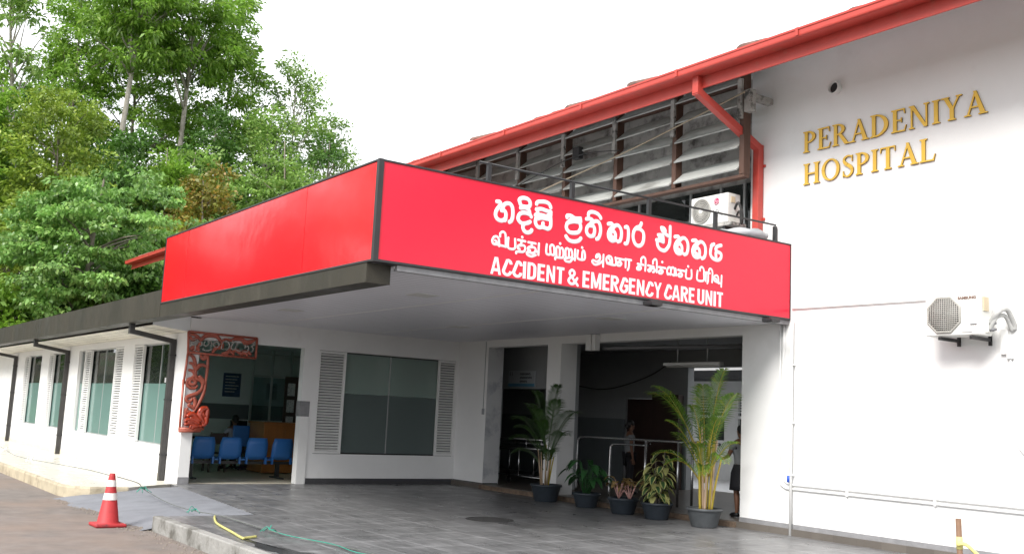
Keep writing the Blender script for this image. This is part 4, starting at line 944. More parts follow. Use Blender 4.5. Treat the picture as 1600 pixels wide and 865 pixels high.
# unit on the white wall
t, cas, cx, r = outdoor_unit('white outdoor unit with a square grille bracketed on the big white wall', -7.83, -7.06, 12.43, 12.73, 2.925, 3.475, False)
stamp(t, 'brand_print', 'SAMSUNG', -7.36, 12.428, 3.395, .25, .05, 'browntext')
stamp(t, 'small_print', 'Inverter', -7.19, 12.428, 3.055, .09, .03, 'greytext'); MB().box(-7.31, -7.17, 12.4275, 12.429, 2.955, 2.965).build('small_print', 'greytext', t)
for k in range(6): MB().box(-7.38, -7.10, 12.4265, 12.429, 3.14+k*.035, 3.145+k*.035).build('front_rib', 'acw', t)
MB().box(-7.058, -7.045, 12.50, 12.62, 3.24, 3.42).build('label_plate', 'beige', t)
MB().box(-7.062, -7.02, 12.55, 12.68, 2.96, 3.15).build('valve_cover', 'acw', t, bevel=.01)
for z in (3.0, 3.08): mb = MB(); mb.lathe([(.025, 0), (.025, .05), (.018, .055), (.018, .08)], (-7.02, 12.60, z), 10, axis='X'); mb.build('valve', 'greytext', t)
for x in (-7.62, -7.18):
    b = MB(); b.box(x-.02, x+.02, 12.42, D-.001, 2.872, 2.915); b.box(x-.02, x+.02, D-.03, D-.001, 2.82, 3.22); b.build('bracket', 'darkmetal', t)
mb = MB(); mb.tube(smooth_path([(-7.02, 12.6, 3.08), (-6.90, 12.58, 3.22), (-6.86, 12.72, 3.26), (-6.85, 12.86, 3.10), (-6.86, D-.01, 3.02)], 6), .034, 8); mb.tube(smooth_path([(-7.02, 12.6, 3.0), (-6.94, 12.6, 3.15), (-6.90, 12.75, 3.18), (-6.88, 12.88, 3.0)], 6), .028, 8); mb.build('pipe_insulation', 'rubber', t)
t2 = thing('pipe_trunking', 'white wall trunking and thin conduit right of the wall mounted outdoor unit', 'conduit', (-6.9, D, 2.7))
MB().box(-7.03, -6.93, D-.05, D-.001, 2.70, 3.03).build('trunking', 'pvc', t2, bevel=.006); MB().box(-6.95, -6.87, D-.05, D-.001, 2.64, 2.70).build('elbow_box', 'pvc', t2, bevel=.006)
mb = MB(); mb.tube(smooth_path([(-6.91, D-.02, 2.66), (-6.91, D-.02, 1.9), (-6.87, D-.02, 1.66), (-6.77, D-.02, 1.45), (-6.5, D-.02, 1.3)], 5), .012, 6); mb.build('conduit', 'pvc', t2)
# unit standing on the canopy roof
t, cas, cx, r = outdoor_unit('white outdoor unit with a round fan guard standing on the canopy roof', -12.24, -11.40, 12.43, 12.74, 4.96, 5.46, True)
stamp(t, 'brand_print', 'LG', -11.72, 12.428, 5.14, .13, .085, 'greytext', .001)
mb = MB(); mb.lathe([(.001, 0), (.062, 0), (.062, -.003), (.001, -.003)], (-11.65, 12.428, 5.335), 24, axis='Y'); bd = mb.build('badge', 'lgred', t)
mb = MB(); ang = [(.047*math.cos(w), .047*math.sin(w)) for w in [rad(20-k*20) for k in range(0, 17)]]
mb.tube([(-11.65+.047, 12.422, 5.335), (-11.65+.012, 12.422, 5.335)], .004, 5); mb.tube([(-11.65+a, 12.422, 5.335+b) for a, b in ang if not (a > .03 and b > .0)][:15], .004, 5); mb.build('badge_ring', 'letter', bd)
mb = MB(); mb.tube([(-11.655, 12.421, 5.36), (-11.655, 12.421, 5.315), (-11.635, 12.421, 5.315)], .004, 5); mb.build('badge_nose', 'letter', bd); mb = MB(); mb.lathe([(.001, 0), (.007, 0), (.001, -.003)], (-11.675, 12.423, 5.352), 8, axis='Y'); mb.build('badge_eye', 'letter', bd)
MB().box(-11.70, -11.50, 12.4275, 12.429, 5.085, 5.093).build('small_print', 'greytext', t)
MB().box(-11.398, -11.388, 12.50, 12.60, 5.30, 5.40).build('label_plate', 'beige', t)
MB().box(-12.3, -11.3, 12.42, 12.78, 4.90, 4.955).build('stand', 'post', t, bevel=.008)
for x in (-12.1, -11.5): MB().box(x-.03, x+.03, 12.45, 12.75, 4.32, 4.898).build('leg', 'darkmetal', t)
mb = MB(); mb.tube(smooth_path([(-11.40, 12.6, 5.2), (-11.28, 12.55, 5.28), (-11.24, 12.6, 5.12), (-11.3, 12.66, 4.95), (-11.45, 12.7, 4.9)], 6), .022, 8); mb.tube(smooth_path([(-11.40, 12.65, 5.1), (-11.31, 12.62, 5.15), (-11.30, 12.66, 5.0)], 6), .018, 8); mb.build('pipe_insulation', 'cable', t)
mb = MB(); mb.tube(smooth_path([(-11.9, 12.3, 4.62), (-11.4, 12.2, 4.72), (-10.9, 12.4, 4.72), (-10.8, 12.7, 4.68)], 6), [.05, .07, .08, .07]*4+[.05]*3, 8); tag(mb.build('folded_sheet', 'tarp', base=(-11.2, 12.4, 4.6)), 'rolled grey sheet lying behind the rail at the right end of the canopy roof', 'tarpaulin')

# ================================================================== raised gold letters
def ring_poly(cx, cz, rx, rz, ix, iz, a0, a1, n=20, dx=0):
    o = [(cx+rx*math.cos(rad(a0+(a1-a0)*k/n)), cz+rz*math.sin(rad(a0+(a1-a0)*k/n))) for k in range(n+1)]
    i = [(cx+dx+ix*math.cos(rad(a0+(a1-a0)*k/n)), cz+iz*math.sin(rad(a0+(a1-a0)*k/n))) for k in range(n+1)]
    return [[o[k], o[k+1], i[k+1], i[k]] for k in range(n)]
def R_(x0, x1, z0, z1): return [(x0, z0), (x1, z0), (x1, z1), (x0, z1)]
SF = .045
def stem(x, w=.16, z0=0, z1=1, top=True, bot=True, e=.075):
    o = [R_(x, x+w, z0, z1)]
    if top: o += [[(x-e, z1), (x-e, z1-SF), (x, z1-SF-.03), (x+w, z1-SF-.03), (x+w+e, z1-SF), (x+w+e, z1)]]
    if bot: o += [[(x-e, z0), (x+w+e, z0), (x+w+e, z0+SF), (x+w, z0+SF+.03), (x, z0+SF+.03), (x-e, z0+SF)]]
    return o
def stroke(p, q, w): return [[(p[0]-w/2, p[1]), (p[0]+w/2, p[1]), (q[0]+w/2, q[1]), (q[0]-w/2, q[1])]]
def serif(x, z, w=.16, up=False):
    return [[(x-w, z), (x+w, z), (x+w, z+SF), (x+w*.4, z+SF+.02), (x-w*.4, z+SF+.02), (x-w, z+SF)]] if not up else [[(x-w, z), (x-w, z-SF), (x-w*.4, z-SF-.02), (x+w*.4, z-SF-.02), (x+w, z-SF), (x+w, z)]]
def sweep_poly(pts, ws):
    P = smooth_path([(a, 0, b) for a, b in pts], 5); m = len(P); o = []
    L = []; Rr = []
    for i, p in enumerate(P):
        d = (P[min(i+1, m-1)]-P[max(i-1, 0)]).normalized(); nn = Vector((-d.z, 0, d.x))
        f = i/(m-1)*(len(ws)-1); k = min(int(f), len(ws)-2); w = ws[k]+(ws[k+1]-ws[k])*(f-k)
        L.append(p+nn*w/2); Rr.append(p-nn*w/2)
    return [[(L[i].x, L[i].z), (L[i+1].x, L[i+1].z), (Rr[i+1].x, Rr[i+1].z), (Rr[i].x, Rr[i].z)] for i in range(m-1)]
GL = {
 'P': (.66, stem(.08)+ring_poly(.22, .715, .40, .285, .24, .215, -90, 90)+[R_(.16, .23, .93, 1), R_(.16, .23, .43, .50)]),
 'R': (.78, stem(.08)+ring_poly(.22, .735, .38, .265, .22, .195, -90, 90)+[R_(.16, .23, .93, 1), R_(.16, .23, .47, .54), [(.30, .50), (.46, .50), (.80, 0), (.60, 0)]]+serif(.74, 0, .10)),
 'E': (.66, stem(.08)+[R_(.16, .58, .935, 1), R_(.16, .46, .48, .54), R_(.16, .60, 0, .065), [(.52, .935), (.58, .935), (.60, .76), (.575, .76)], [(.56, .065), (.60, .065), (.655, .26), (.625, .26)], R_(.42, .46, .40, .62)]),
 'A': (.86, stroke((.12, 0), (.42, .98), .075)+[[(.34, 1), (.46, 1), (.80, 0), (.61, 0)], R_(.24, .60, .31, .375)]+serif(.12, 0, .13)+serif(.70, 0, .17)),
 'D': (.86, stem(.08)+ring_poly(.22, .5, .58, .5, .40, .43, -90, 90)+[R_(.16, .23, .93, 1), R_(.16, .23, 0, .07)]),
 'N': (.92, stem(.11, .075)+stem(.72, .075, top=True, bot=False)+[[(.08, 1), (.25, 1), (.80, 0), (.66, 0)]]),
 'I': (.32, stem(.08)),
 'Y': (.82, [[(.06, 1), (.24, 1), (.49, .46), (.33, .46)], [(.64, 1), (.72, 1), (.47, .46), (.39, .46)]]+stem(.32, .16, 0, .47, top=False)+serif(.14, 1, .16, True)+serif(.68, 1, .12, True)),
 'H': (.86, stem(.08)+stem(.60)+[R_(.23, .61, .47, .54)]),
 'O': (.94, ring_poly(.46, .5, .44, .51, .29, .44, 0, 360, 36)),
 'S': (.60, sweep_poly([(.50, .82), (.44, .93), (.30, .97), (.15, .90), (.11, .76), (.20, .62), (.36, .50), (.48, .36), (.47, .17), (.34, .04), (.18, .05), (.08, .20)], [.05, .06, .07, .09, .12, .15, .16, .14, .11, .08, .06, .05])+[R_(.475, .515, .70, .98), R_(.055, .095, .02, .30)]),
 'T': (.76, stem(.29, top=False)+[R_(.04, .70, .935, 1), [(.04, .935), (.09, .935), (.06, .76), (.03, .76)], [(.65, .935), (.70, .935), (.71, .76), (.68, .76)]]),
 'L': (.66, stem(.08)+[R_(.16, .60, 0, .065), [(.55, .065), (.60, .065), (.655, .28), (.625, .28)]]),
}
def gold_word(word, label, x0, x1, z, h):
    t = thing('gold_lettering', label, 'lettering', (x0, D, z), 'gold letters on the white wall')
    adv = sum(GL[c][0] for c in word)+.06*(len(word)-1); k = (x1-x0)/adv; x = x0
    for c in word:
        mb = MB()
        for i, poly in enumerate(GL[c][1]):
            e = .0006*(i % 9)
            pts = [(x+a*k, D-.028-e, z+b*h) for a, b in poly]
            n = len(pts); mb.add(pts+[(p[0], D-.006, p[2]) for p in pts], [tuple(range(n)), tuple(range(n, 2*n))], 0)
            mb.add(pts+[(p[0], D-.006, p[2]) for p in pts], [(i_, (i_+1) % n, n+(i_+1) % n, n+i_) for i_ in range(n)], 1)
        mb.build('letter', ['gold', 'golds'], t); x += (GL[c][0]+.06)*k
gold_word('PERADENIYA', 'upper and longer row of raised gold serif letters on the white wall', -10.23, -7.16, 5.985, .345)
gold_word('HOSPITAL', 'lower and shorter row of raised gold serif letters on the white wall', -10.22, -7.93, 5.46, .34)
t = thing('vent_pipe', 'round stub vent pipe with a dark mouth in the upper white wall', 'vent', (-9.62, D, 6.92))
mb = MB(); mb.lathe([(.105, 0), (.105, -.09), (.088, -.09), (.085, -.02)], (-9.62, D, 6.92), 24, axis='Y', cap=False); mb.build('collar', 'pvc', t); mb = MB(); mb.lathe([(.001, -.03), (.086, -.03)], (-9.62, D, 6.92), 24, axis='Y', cap=False); mb.build('grille', 'dark', t)  # flat dark disc stands in for the shade inside the pipe mouth

# ================================================================== pipes and cables on the white wall
t = thing('conduit', 'pair of thin white conduits bending from the canopy corner along the wall foot', 'conduit', (-10.6, D, .7))
for x, z, y in ((-10.64, .70, .020), (-10.575, .765, .021)):
    mb = MB(); P = [(x, D-y, 3.3), (x, D-y, z+.14)]+[(x+.12*(1-math.cos(a)), D-y, z+.02+.12*(1-math.sin(a))) for a in (rad(20), rad(45), rad(70))]+[(x+.14, D-y, z), (-4, D-y, z-.0), (6, D-y, z)]
    mb.tube(P, .017, 8); mb.build('conduit_run', 'pvc', t)
for x in (-9.4, -8.0, -6.6, -5.2): MB().box(x, x+.03, D-.042, D-.001, .675, .79).build('saddle_clip', 'pvc', t)
t = thing('water_pipe', 'upright white water pipe with a blue valve at the right edge of the canopy', 'pipe', (-10.38, D, 0))
mb = MB(); mb.tube([(-10.385, D-.06, .0), (-10.385, D-.06, 3.32)], .024, 10); mb.build('pipe', 'pvc', t)
mb = MB(); mb.tube([(-10.41, D-.085, .80), (-10.41, D-.085, .90)], .022, 8); mb.build('valve', 'bluevalve', t)
for z in (.9, 1.7, 2.6): MB().box(-10.42, -10.35, D-.088, D-.001, z, z+.025).build('pipe_clip', 'pvc', t)
mb = MB(); mb.tube(smooth_path([(-10.42, D-.02, 3.49), (-9.4, D-.02, 3.485), (-7.85, D-.02, 3.475)], 4), .008, 6); tag(mb.build('wall_cable', 'greycable', base=(-9, D, 3.48)), 'thin grey cable running from the sign edge to the wall mounted outdoor unit', 'cable')
t = thing('junction_box', 'pale junction box hanging under the ceiling edge above the opening', 'junction box', (-15.2, 12.85, 3.0))
MB().box(-15.34, -15.20, 12.76, D-.001, 2.95, 3.26).build('box', 'pvc', t, bevel=.006); MB().box(-15.17, -15.07, 12.77, D-.001, 2.95, 3.26).build('trunking', 'pvc', t, bevel=.006)
mb = MB(); mb.tube(smooth_path([(-15.07, 13.0, 3.0), (-14.2, 13.3, 3.02), (-12.6, 14.4, 3.1), (-11.3, 15.3, 3.2)], 4), .035, 8); mb.build('conduit', 'greytext', t)
mb = MB(); mb.tube([(-18.99, D-.012, 3.25), (-18.99, D-.012, 1.75)], .008, 6); mb.box(-19.03, -18.95, D-.02, D-.001, 1.62, 1.75); tag(mb.build('switch_conduit', 'inner', base=(-18.99, D, 1.7)), 'thin conduit dropping to a small switch on the inner porch corner', 'conduit')

# ================================================================== traffic cone and things on the ground
t = thing('traffic_cone', 'worn red traffic cone with two scuffed white bands on the road edge', 'traffic cone', (-15.22, 4.02, -.2))
cx, cy_, cz = -15.22, 4.02, -.2
def cr(z): return .148-.112*(z-.05)/.69
mb = MB(); mb.box(cx-.21, cx+.21, cy_-.21, cy_+.21, cz+.002, cz+.05); mb.build('base', 'cone', t, bevel=.018)
mb = MB(); mb.lathe([(cr(.05)+.02, .05), (cr(.07), .07), (cr(.70), .70), (cr(.74), .735), (cr(.74)-.012, .735), (cr(.7)-.012, .68)], (cx, cy_, cz), 24, cap=False); mb.build('body', 'cone', t)
for a, b in ((.37, .465), (.555, .645)): mb = MB(); mb.lathe([(cr(a)+.003, a), (cr(b)+.003, b)], (cx, cy_, cz), 24, cap=False); mb.build('reflective_band', 'band', t)
t = thing('barrier_string', 'thin dark string with green and white ties strung from the cone across the floor', 'string', (-15.2, 4.1, 0))
mb = MB(); mb.tube(smooth_path([(-34, 5.1, .22), (-30.3, 5.05, .16), (-27, 4.9, .10), (-22.3, 4.9, .20), (-18.5, 4.5, .36), (-15.22, 4.05, .49)], 6), .006, 5); mb.tube(smooth_path([(-15.2, 4.08, .49), (-17.0, 4.9, .26), (-18.1, 5.34, .06), (-16.4, 5.25, -.01), (-14.87, 5.14, .03), (-14.24, 5.29, .025), (-12.44, 5.27, .03), (-11.27, 5.42, .02), (-10.5, 5.6, .02), (-9.6, 5.5, .02)], 6), .006, 5); mb.build('line', 'string', t)
random.seed(2)
for x, y, z, m in ((-18.1, 5.34, .07, 'greentie'), (-14.87, 5.14, .04, 'greentie'), (-12.44, 5.27, .04, 'greentie'), (-29, 4.98, .15, 'whitetie'), (-25.5, 4.9, .12, 'whitetie')):
    mb = MB()
    for q in range(5):
        a = random.uniform(0, 6.28); mb.tube(smooth_path([(x, y, z), (x+.06*math.cos(a), y+.06*math.sin(a), z+random.uniform(0, .06)), (x+.13*math.cos(a+.5), y+.13*math.sin(a+.5), max(.01, z-.05))], 3), .0055, 5)
    mb.build('tie', m, t)
mb = MB(); mb.tube(smooth_path([(-12.4, 5.28, .03), (-11.8, 5.32, .03), (-11.1, 5.5, .025), (-10.4, 5.45, .025), (-9.9, 5.6, .025)], 4), .006, 5); mb.build('netting_strand', 'greentie', t)
mb = MB(); mb.tube(smooth_path([(-14.25, 5.21, .02), (-13.95, 5.10, .02), (-13.36, 4.93, .02), (-12.5, 4.80, .02), (-11.92, 4.71, .02), (-11.90, 4.74, .02), (-12.0, 4.92, .02)], 6), .016, 8); tag(mb.build('hose', 'hose', base=(-13, 4.9, .02)), 'bent yellow green plastic hose lying on the tiles near the kerb', 'hose')
t = thing('manhole_cover', 'round dark manhole cover set in the grey porch tiles', 'manhole cover', (-13.28, 9.24, 0))
mb = MB(); mb.lathe([(.001, .010), (.29, .010), (.31, .006)], (-13.28, 9.24, 0), 36, cap=False); mb.build('lid', 'manhole', t); mb = MB(); mb.lathe([(.318, .004), (.318, .008), (.37, .008), (.38, .003)], (-13.28, 9.24, 0), 36, cap=False); mb.build('rim', 'manhole', t)
t = thing('wooden_stick', 'brown wooden stick with yellow tape standing near the white wall', 'stick', (-4.72, 8, 0))
mb = MB(); mb.tube([(-4.715, 8, 0), (-4.74, 8, .45), (-4.757, 8, .945)], [.025, .024, .023], 10); mb.build('shaft', 'stick', t)
mb = MB(); mb.tube([(-4.748, 8, .70), (-4.751, 8, .80)], .0265, 10); mb.tube([(-4.748, 7.99, .60), (-4.75, 7.99, .64)], .0265, 10)
mb.build('tape', 'yellowtape', t); mb = MB(); mb.tube(smooth_path([(-4.75, 7.96, .74), (-4.67, 7.96, .75), (-4.57, 7.96, .68), (-4.45, 7.96, .60)], 4), .016, 6, flat=((0, 1, 0), .003)); mb.build('tape_tail', 'yellowtape', t)

for k, P in enumerate([[(-12.2, 4.75), (-11.2, 4.85), (-10.2, 5.1), (-9.6, 5.0), (-9.9, 4.7), (-11, 4.63)], [(-10.3, 5.6), (-9.4, 6.1), (-8.6, 6.6), (-8.3, 6.4), (-9.0, 5.8), (-9.9, 5.35)]]):
    pts = smooth_path([(x, y, .0035) for x, y in P+P[:1]], 5)[:-1]
    mb = MB(); n = len(pts); random.seed(k); pts = [p+Vector((random.uniform(-.05, .05), random.uniform(-.05, .05), 0)) for p in pts]; c = sum(pts, Vector())/n
    mb.add(pts+[c], [(i, (i+1) % n, n) for i in range(n)]); struct('wet_patch', mb, 'wet')

rng_g = np.random.default_rng(31); mb = MB()
for k in range(900):
    if k < 520: x = rng_g.uniform(-15.5, -6); y = 4.43-abs(rng_g.normal(0, .16)); z = -.198
    else: x = rng_g.uniform(-19.2, -14.6); y = 4.22-abs(rng_g.normal(0, .10))+.22*math.sin((x+19.4)/4.8*3.0)*.6; z = -.198
    r = rng_g.uniform(.004, .016); a = rng_g.uniform(0, 6.28)
    p = [(x+r*math.cos(a+w), y+r*math.sin(a+w), z) for w in (0, 1.6, 3.3, 4.8)]
    mb.add(p+[(x, y, z+r*1.1)], [(0, 1, 4), (1, 2, 4), (2, 3, 4), (3, 0, 4)])
struct('gravel', mb, 'grit', 'stuff')
# ================================================================== carved wooden bracket at the doorway
t = thing('carved_bracket', 'carved pinkish wood panel with grey lettering and a swan at its foot', 'carved panel', (XB, 6.6, 1))
def carve(strokes, w, h, m, name, parent, x=XB+.03, k=4):
    mb = MB()
    for i, s in enumerate(strokes):
        pts = smooth_path([(x+(i % 5)*.0015, y, z) for y, z in s], k) if len(s) > 2 and name != 'frame' else [Vector((x, y, z)) for y, z in s]
        m_ = len(pts); ww = w if isinstance(w, (int, float)) else w[i % len(w)]
        rs = [ww*(.55+.45*math.sin(math.pi*min(1, max(0, j/(m_-1))))) if name != 'frame' else ww for j in range(m_)]
        mb.tube(pts, rs, 8, flat=((1, 0, 0), h))
    return mb.build(name, m, parent)
fr = MB()
for s in CARVE_FRAME:
    for (a, b) in zip(s[:-1], s[1:]): fr.tube([(XB+.03, *a), (XB+.03, *b)], .024, 8, flat=((1, 0, 0), .032))
for s in CARVE_BASE: fr.tube([(XB+.05, *p) for p in s], .035, 8, flat=((1, 0, 0), .06))
fr.build('frame', 'carve', t)
carve(CARVE_SCROLL, [.042, .034, .046, .038], .020, 'carve', 'scrollwork', t)
carve(CARVE_LET, .0125, .030, 'carvelet', 'carved_lettering', t, XB+.04)
carve(CARVE_SWAN, [.075, .06, .03, .062, .05, .055], .045, 'swan', 'swan', t, XB+.07)

# ================================================================== ward room furniture
t = thing('waiting_bench', 'row of joined blue plastic seats on a black beam inside the doorway', 'bench', (-21.4, 8.4, 0))
for i in range(4):
    yc = 7.46+i*.59
    mb = MB(); prof = [(-21.93, .43), (-21.80, .405), (-21.60, .40), (-21.47, .42), (-21.41, .50), (-21.385, .62), (-21.37, .75), (-21.35, .88)]
    n = len(prof); W = [.22, .235, .24, .24, .245, .245, .24, .205]
    vs = []
    for (x, z), w in zip(prof, W):
        for s_ in (-1, -.6, 0, .6, 1): vs.append((x-(.03*abs(s_)**2 if z > .45 else 0), yc+w*s_, z+(.018*abs(s_)**2 if z <= .45 else 0)))
    mb.add(vs, [(i_*5+k, i_*5+k+1, i_*5+5+k+1, i_*5+5+k) for i_ in range(n-1) for k in range(4)], 0, True)
    se = mb.build('seat', 'blue', t); so = se.modifiers.new('thick', 'SOLIDIFY'); so.thickness = .014
    MB().box(-21.46, -21.40, yc-.235, yc-.20, .32, .47).box(-21.46, -21.40, yc+.20, yc+.235, .32, .47).build('seat_bracket', 'blue', t)
MB().box(-21.66, -21.56, 7.1, 9.6, .31, .37).build('beam', 'darkmetal', t)
for y in (7.28, 9.22): MB().box(-21.645, -21.575, y-.04, y+.04, .03, .31).build('leg', 'darkmetal', t); MB().box(-21.95, -21.28, y-.045, y+.045, .003, .035).build('foot', 'darkmetal', t, bevel=.012)
for q, (y0, y1) in enumerate(((7.71, 7.80), (8.30, 8.39), (8.89, 8.98))): MB().box(-21.70, -21.42, y0, y1, .40, .425).build('connector', 'blue', t)
t = thing('timber_counter', 'orange brown timber counter at the right of the doorway view', 'counter', (-23.4, 10, 0))
MB().box(-23.9, -23.0, 9.42, 10.9, .03, 1.16).build('body', 'cabinet', t, bevel=.006); MB().box(-23.95, -22.95, 9.38, 10.95, 1.162, 1.20).build('top', 'cabinet', t, bevel=.006)
for k in range(2): MB().box(-22.998, -22.985, 9.5+k*.45, 9.9+k*.45, .35, 1.05).build('panel', 'cabinet', t, bevel=.004)
t = thing('office_desk', 'dark office desk in front of the seated man', 'desk', (-25, 8.9, 0))
MB().box(-25.6, -24.75, 8.0, 9.95, .72, .76).build('top', 'desk', t, bevel=.004)
for y in (8.05, 9.9): MB().box(-25.55, -24.8, y-.02, y+.02, 0.004, .719).build('side_panel', 'desk', t)
t = thing('computer_monitor', 'dark computer monitor on the desk', 'monitor', (-25.2, 9.6, .76))
MB().box(-25.22, -25.18, 9.4, 9.85, .90, 1.18).build('screen', 'screen', t, bevel=.006); MB().box(-25.25, -25.15, 9.58, 9.66, .765, .90).build('stand', 'black', t)
t = thing('office_chair', 'blue office chair behind the seated man', 'chair', (-24.2, 9.25, 0))
MB().box(-24.5, -24.02, 9.02, 9.48, .43, .50).build('seat', 'darkcloth', t, bevel=.03); MB().box(-24.06, -24.0, 9.05, 9.47, .58, 1.08).build('backrest', 'blue', t, bevel=.025)
mb = MB(); mb.tube([(-24.26, 9.25, .06), (-24.26, 9.25, .43)], .03, 8)
for k in range(5): a = 1.257*k; mb.tube([(-24.26, 9.25, .09), (-24.26+.28*math.cos(a), 9.25+.28*math.sin(a), .04)], .02, 6)
mb.build('base', 'darkmetal', t)
t = thing('side_chair', 'dark reddish wooden chair left of the office chair', 'chair', (-23.6, 8.5, 0))
MB().box(-23.85, -23.42, 8.3, 8.72, .42, .46).build('seat', 'desk', t, bevel=.006)
for x, y, h in ((-23.83, 8.32, .42), (-23.83, 8.70, .42), (-23.44, 8.32, .92), (-23.44, 8.70, .92)): MB().box(x-.02, x+.02, y-.02, y+.02, .004, h).build('leg', 'desk', t)
MB().box(-23.455, -23.425, 8.345, 8.675, .65, .9).build('backrest', 'desk', t)
t = thing('glass_partition', 'tall aluminium framed glass partition at the back of the room', 'partition', (-26.6, 11.4, 0))
for y in (10.45, 11.0, 11.55, 12.1, 12.62): MB().box(-26.63, -26.57, y-.025, y+.025, .0, 3.1).build('post', 'alu', t)
for z in (1.12, 2.35, 2.95): MB().box(-26.625, -26.575, 10.476, 12.594, z, z+.045).build('rail', 'alu', t)
for a, b in ((10.476, 10.974), (11.026, 11.524), (11.576, 12.074), (12.126, 12.594)): MB().box(-26.605, -26.595, a, b, 1.17, 2.345).build('pane', 'gin', t); MB().box(-26.61, -26.59, a, b, .02, 1.115).build('lower_panel', 'inner', t)
def poster(y0, y1, z0, z1, m, label, x=-27.185):
    t = thing('poster', label, 'poster', (x, (y0+y1)/2, z0)); MB().box(x-.006, x, y0, y1, z0, z1).build('sheet', m, t)
    for k in range(6): MB().box(x, x+.0015, y0+.06, y1-.06-.05*(k % 3), z1-.10-k*(z1-z0-.14)/6, z1-.075-k*(z1-z0-.14)/6).build('text_line', 'paper' if m == 'poster' else 'greytext', t)
poster(9.85, 10.35, 1.78, 2.42, 'poster', 'blue poster on the wall left of the glass partition')
poster(11.1, 11.42, 1.75, 2.2, 'signplate', 'grey notice sheet behind the glass partition')
t = thing('notice_board', 'dark notice board with white papers by the inner door edge', 'notice board', (-24.6, 11.1, 1))
MB().box(-24.64, -24.6, 10.55, 11.6, .9, 2.35).build('board', 'desk', t)
for k in range(3): MB().box(-24.598, -24.592, 10.62, 10.82, 1.02+k*.42, 1.34+k*.42).build('paper', 'paper', t)
for y in (10.65, 11.5): MB().box(-24.64, -24.6, y-.02, y+.02, .004, .898).build('leg', 'darkmetal', t)
mb = MB(); random.seed(4)
for k in range(14):
    a = random.uniform(0, 6.28); r = random.uniform(0, .32); mb.ball((-24.6+.5*r*math.cos(a), 9.9+1.2*r*math.sin(a), .055+random.uniform(-.02, .05)), random.uniform(.07, .13), random.uniform(.08, .16), random.uniform(.03, .05), 6)
tag(mb.build('cloth_bundle', 'purple', base=(-24.6, 9.9, 0)), 'crumpled purple cloth bundle on the floor under the seats', 'cloth')
def wall_fan(label, c, face, wall):
    t = thing('wall_fan', label, 'fan', wall, 'wall fans behind the porch window')
    f = Vector(face).normalized(); c = Vector(c); u = f.cross(Vector((0, 0, 1))).normalized(); v = u.cross(f)
    mb = MB()
    for q in (1, .72, .45): 
        for dd in (.05, -.05): mb.tube([c+f*dd*(1 if q < 1 else .6)+(u*math.cos(2*math.pi*k/28)+v*math.sin(2*math.pi*k/28))*.22*q for k in range(29)], .006, 5, cap=False)
    for k in range(24):
        a = 2*math.pi*k/24; e = u*math.cos(a)+v*math.sin(a)
        for dd in (.055, -.055): mb.tube([c+f*dd+e*.04, c+f*dd*1.1+e*.14, c+f*dd*.6+e*.22], .0035, 4)
    mb.build('cage', 'greytext', t)
    mb = MB()
    for k in range(3):
        a = 2*math.pi*k/3+.3; e = u*math.cos(a)+v*math.sin(a); e2 = u*math.cos(a+.8)+v*math.sin(a+.8)
        mb.add([c+e*.03+f*.01, c+e*.19+f*.02, c+e2*.19-f*.02, c+e2*.03-f*.01], [(0, 1, 2, 3)])
    mb.build('blades', 'signplate', t)
    mb = MB(); mb.ball(c-f*.10, .07, n=8); mb.tube([c-f*.12, c-f*.2-v*.12, Vector(wall)], .022, 8); mb.build('motor', 'greytext', t)
wall_fan('wall fan at the upper right of the porch window', (-20.95, 12.15, 2.47), (.55, -.75, -.25), (-21.0, 12.675, 2.45))
wall_fan('wall fan on the pillar behind the left pane of the porch window', (-21.75, 10.22, 2.45), (.7, -.6, -.2), (-21.9, 10.418, 2.4))
mb = MB(); mb.box(-20.75, -20.65, 11.6, 12.1, 1.88, 1.90); tag(mb.build('shelf', 'desk', base=(-20.7, 11.8, 1.9)), 'thin dark shelf behind the right pane of the porch window', 'shelf')

# ================================================================== hall behind the openings
t = thing('handrail', 'steel tube handrail in the dark hall behind the potted plants', 'railing', (-14.5, 13.65, .1))
mb = MB(); mb.tube(smooth_path([(-16.55, 13.65, .10), (-16.55, 13.65, 1.10), (-16.50, 13.65, 1.21), (-16.38, 13.65, 1.255), (-15.5, 13.65, 1.27), (-12.6, 13.65, 1.285)], 5), .026, 8); mb.build('top_rail', 'steel', t)
for x in (-14.50, -13.62, -13.26): MB().tube([(x, 13.65, .10), (x, 13.65, 1.275)], .024, 8).build('post', 'steel', t)
mb = MB(); mb.tube(smooth_path([(-15.63, 13.75, .10), (-15.63, 13.75, 1.0), (-15.58, 13.75, 1.12), (-15.45, 13.75, 1.16), (-14.55, 13.75, 1.17)], 5), .022, 8); mb.build('hoop', 'steel', t)
t = thing('patient_trolley', 'steel framed patient trolley with side rails in the left bay', 'trolley', (-18.8, 13.95, .1))
tr = lambda *p: MB().tube(p, .014, 8)
MB().box(-19.55, -17.5, 13.72, 14.10, .86, .90).build('platform', 'darkmetal', t, bevel=.01)
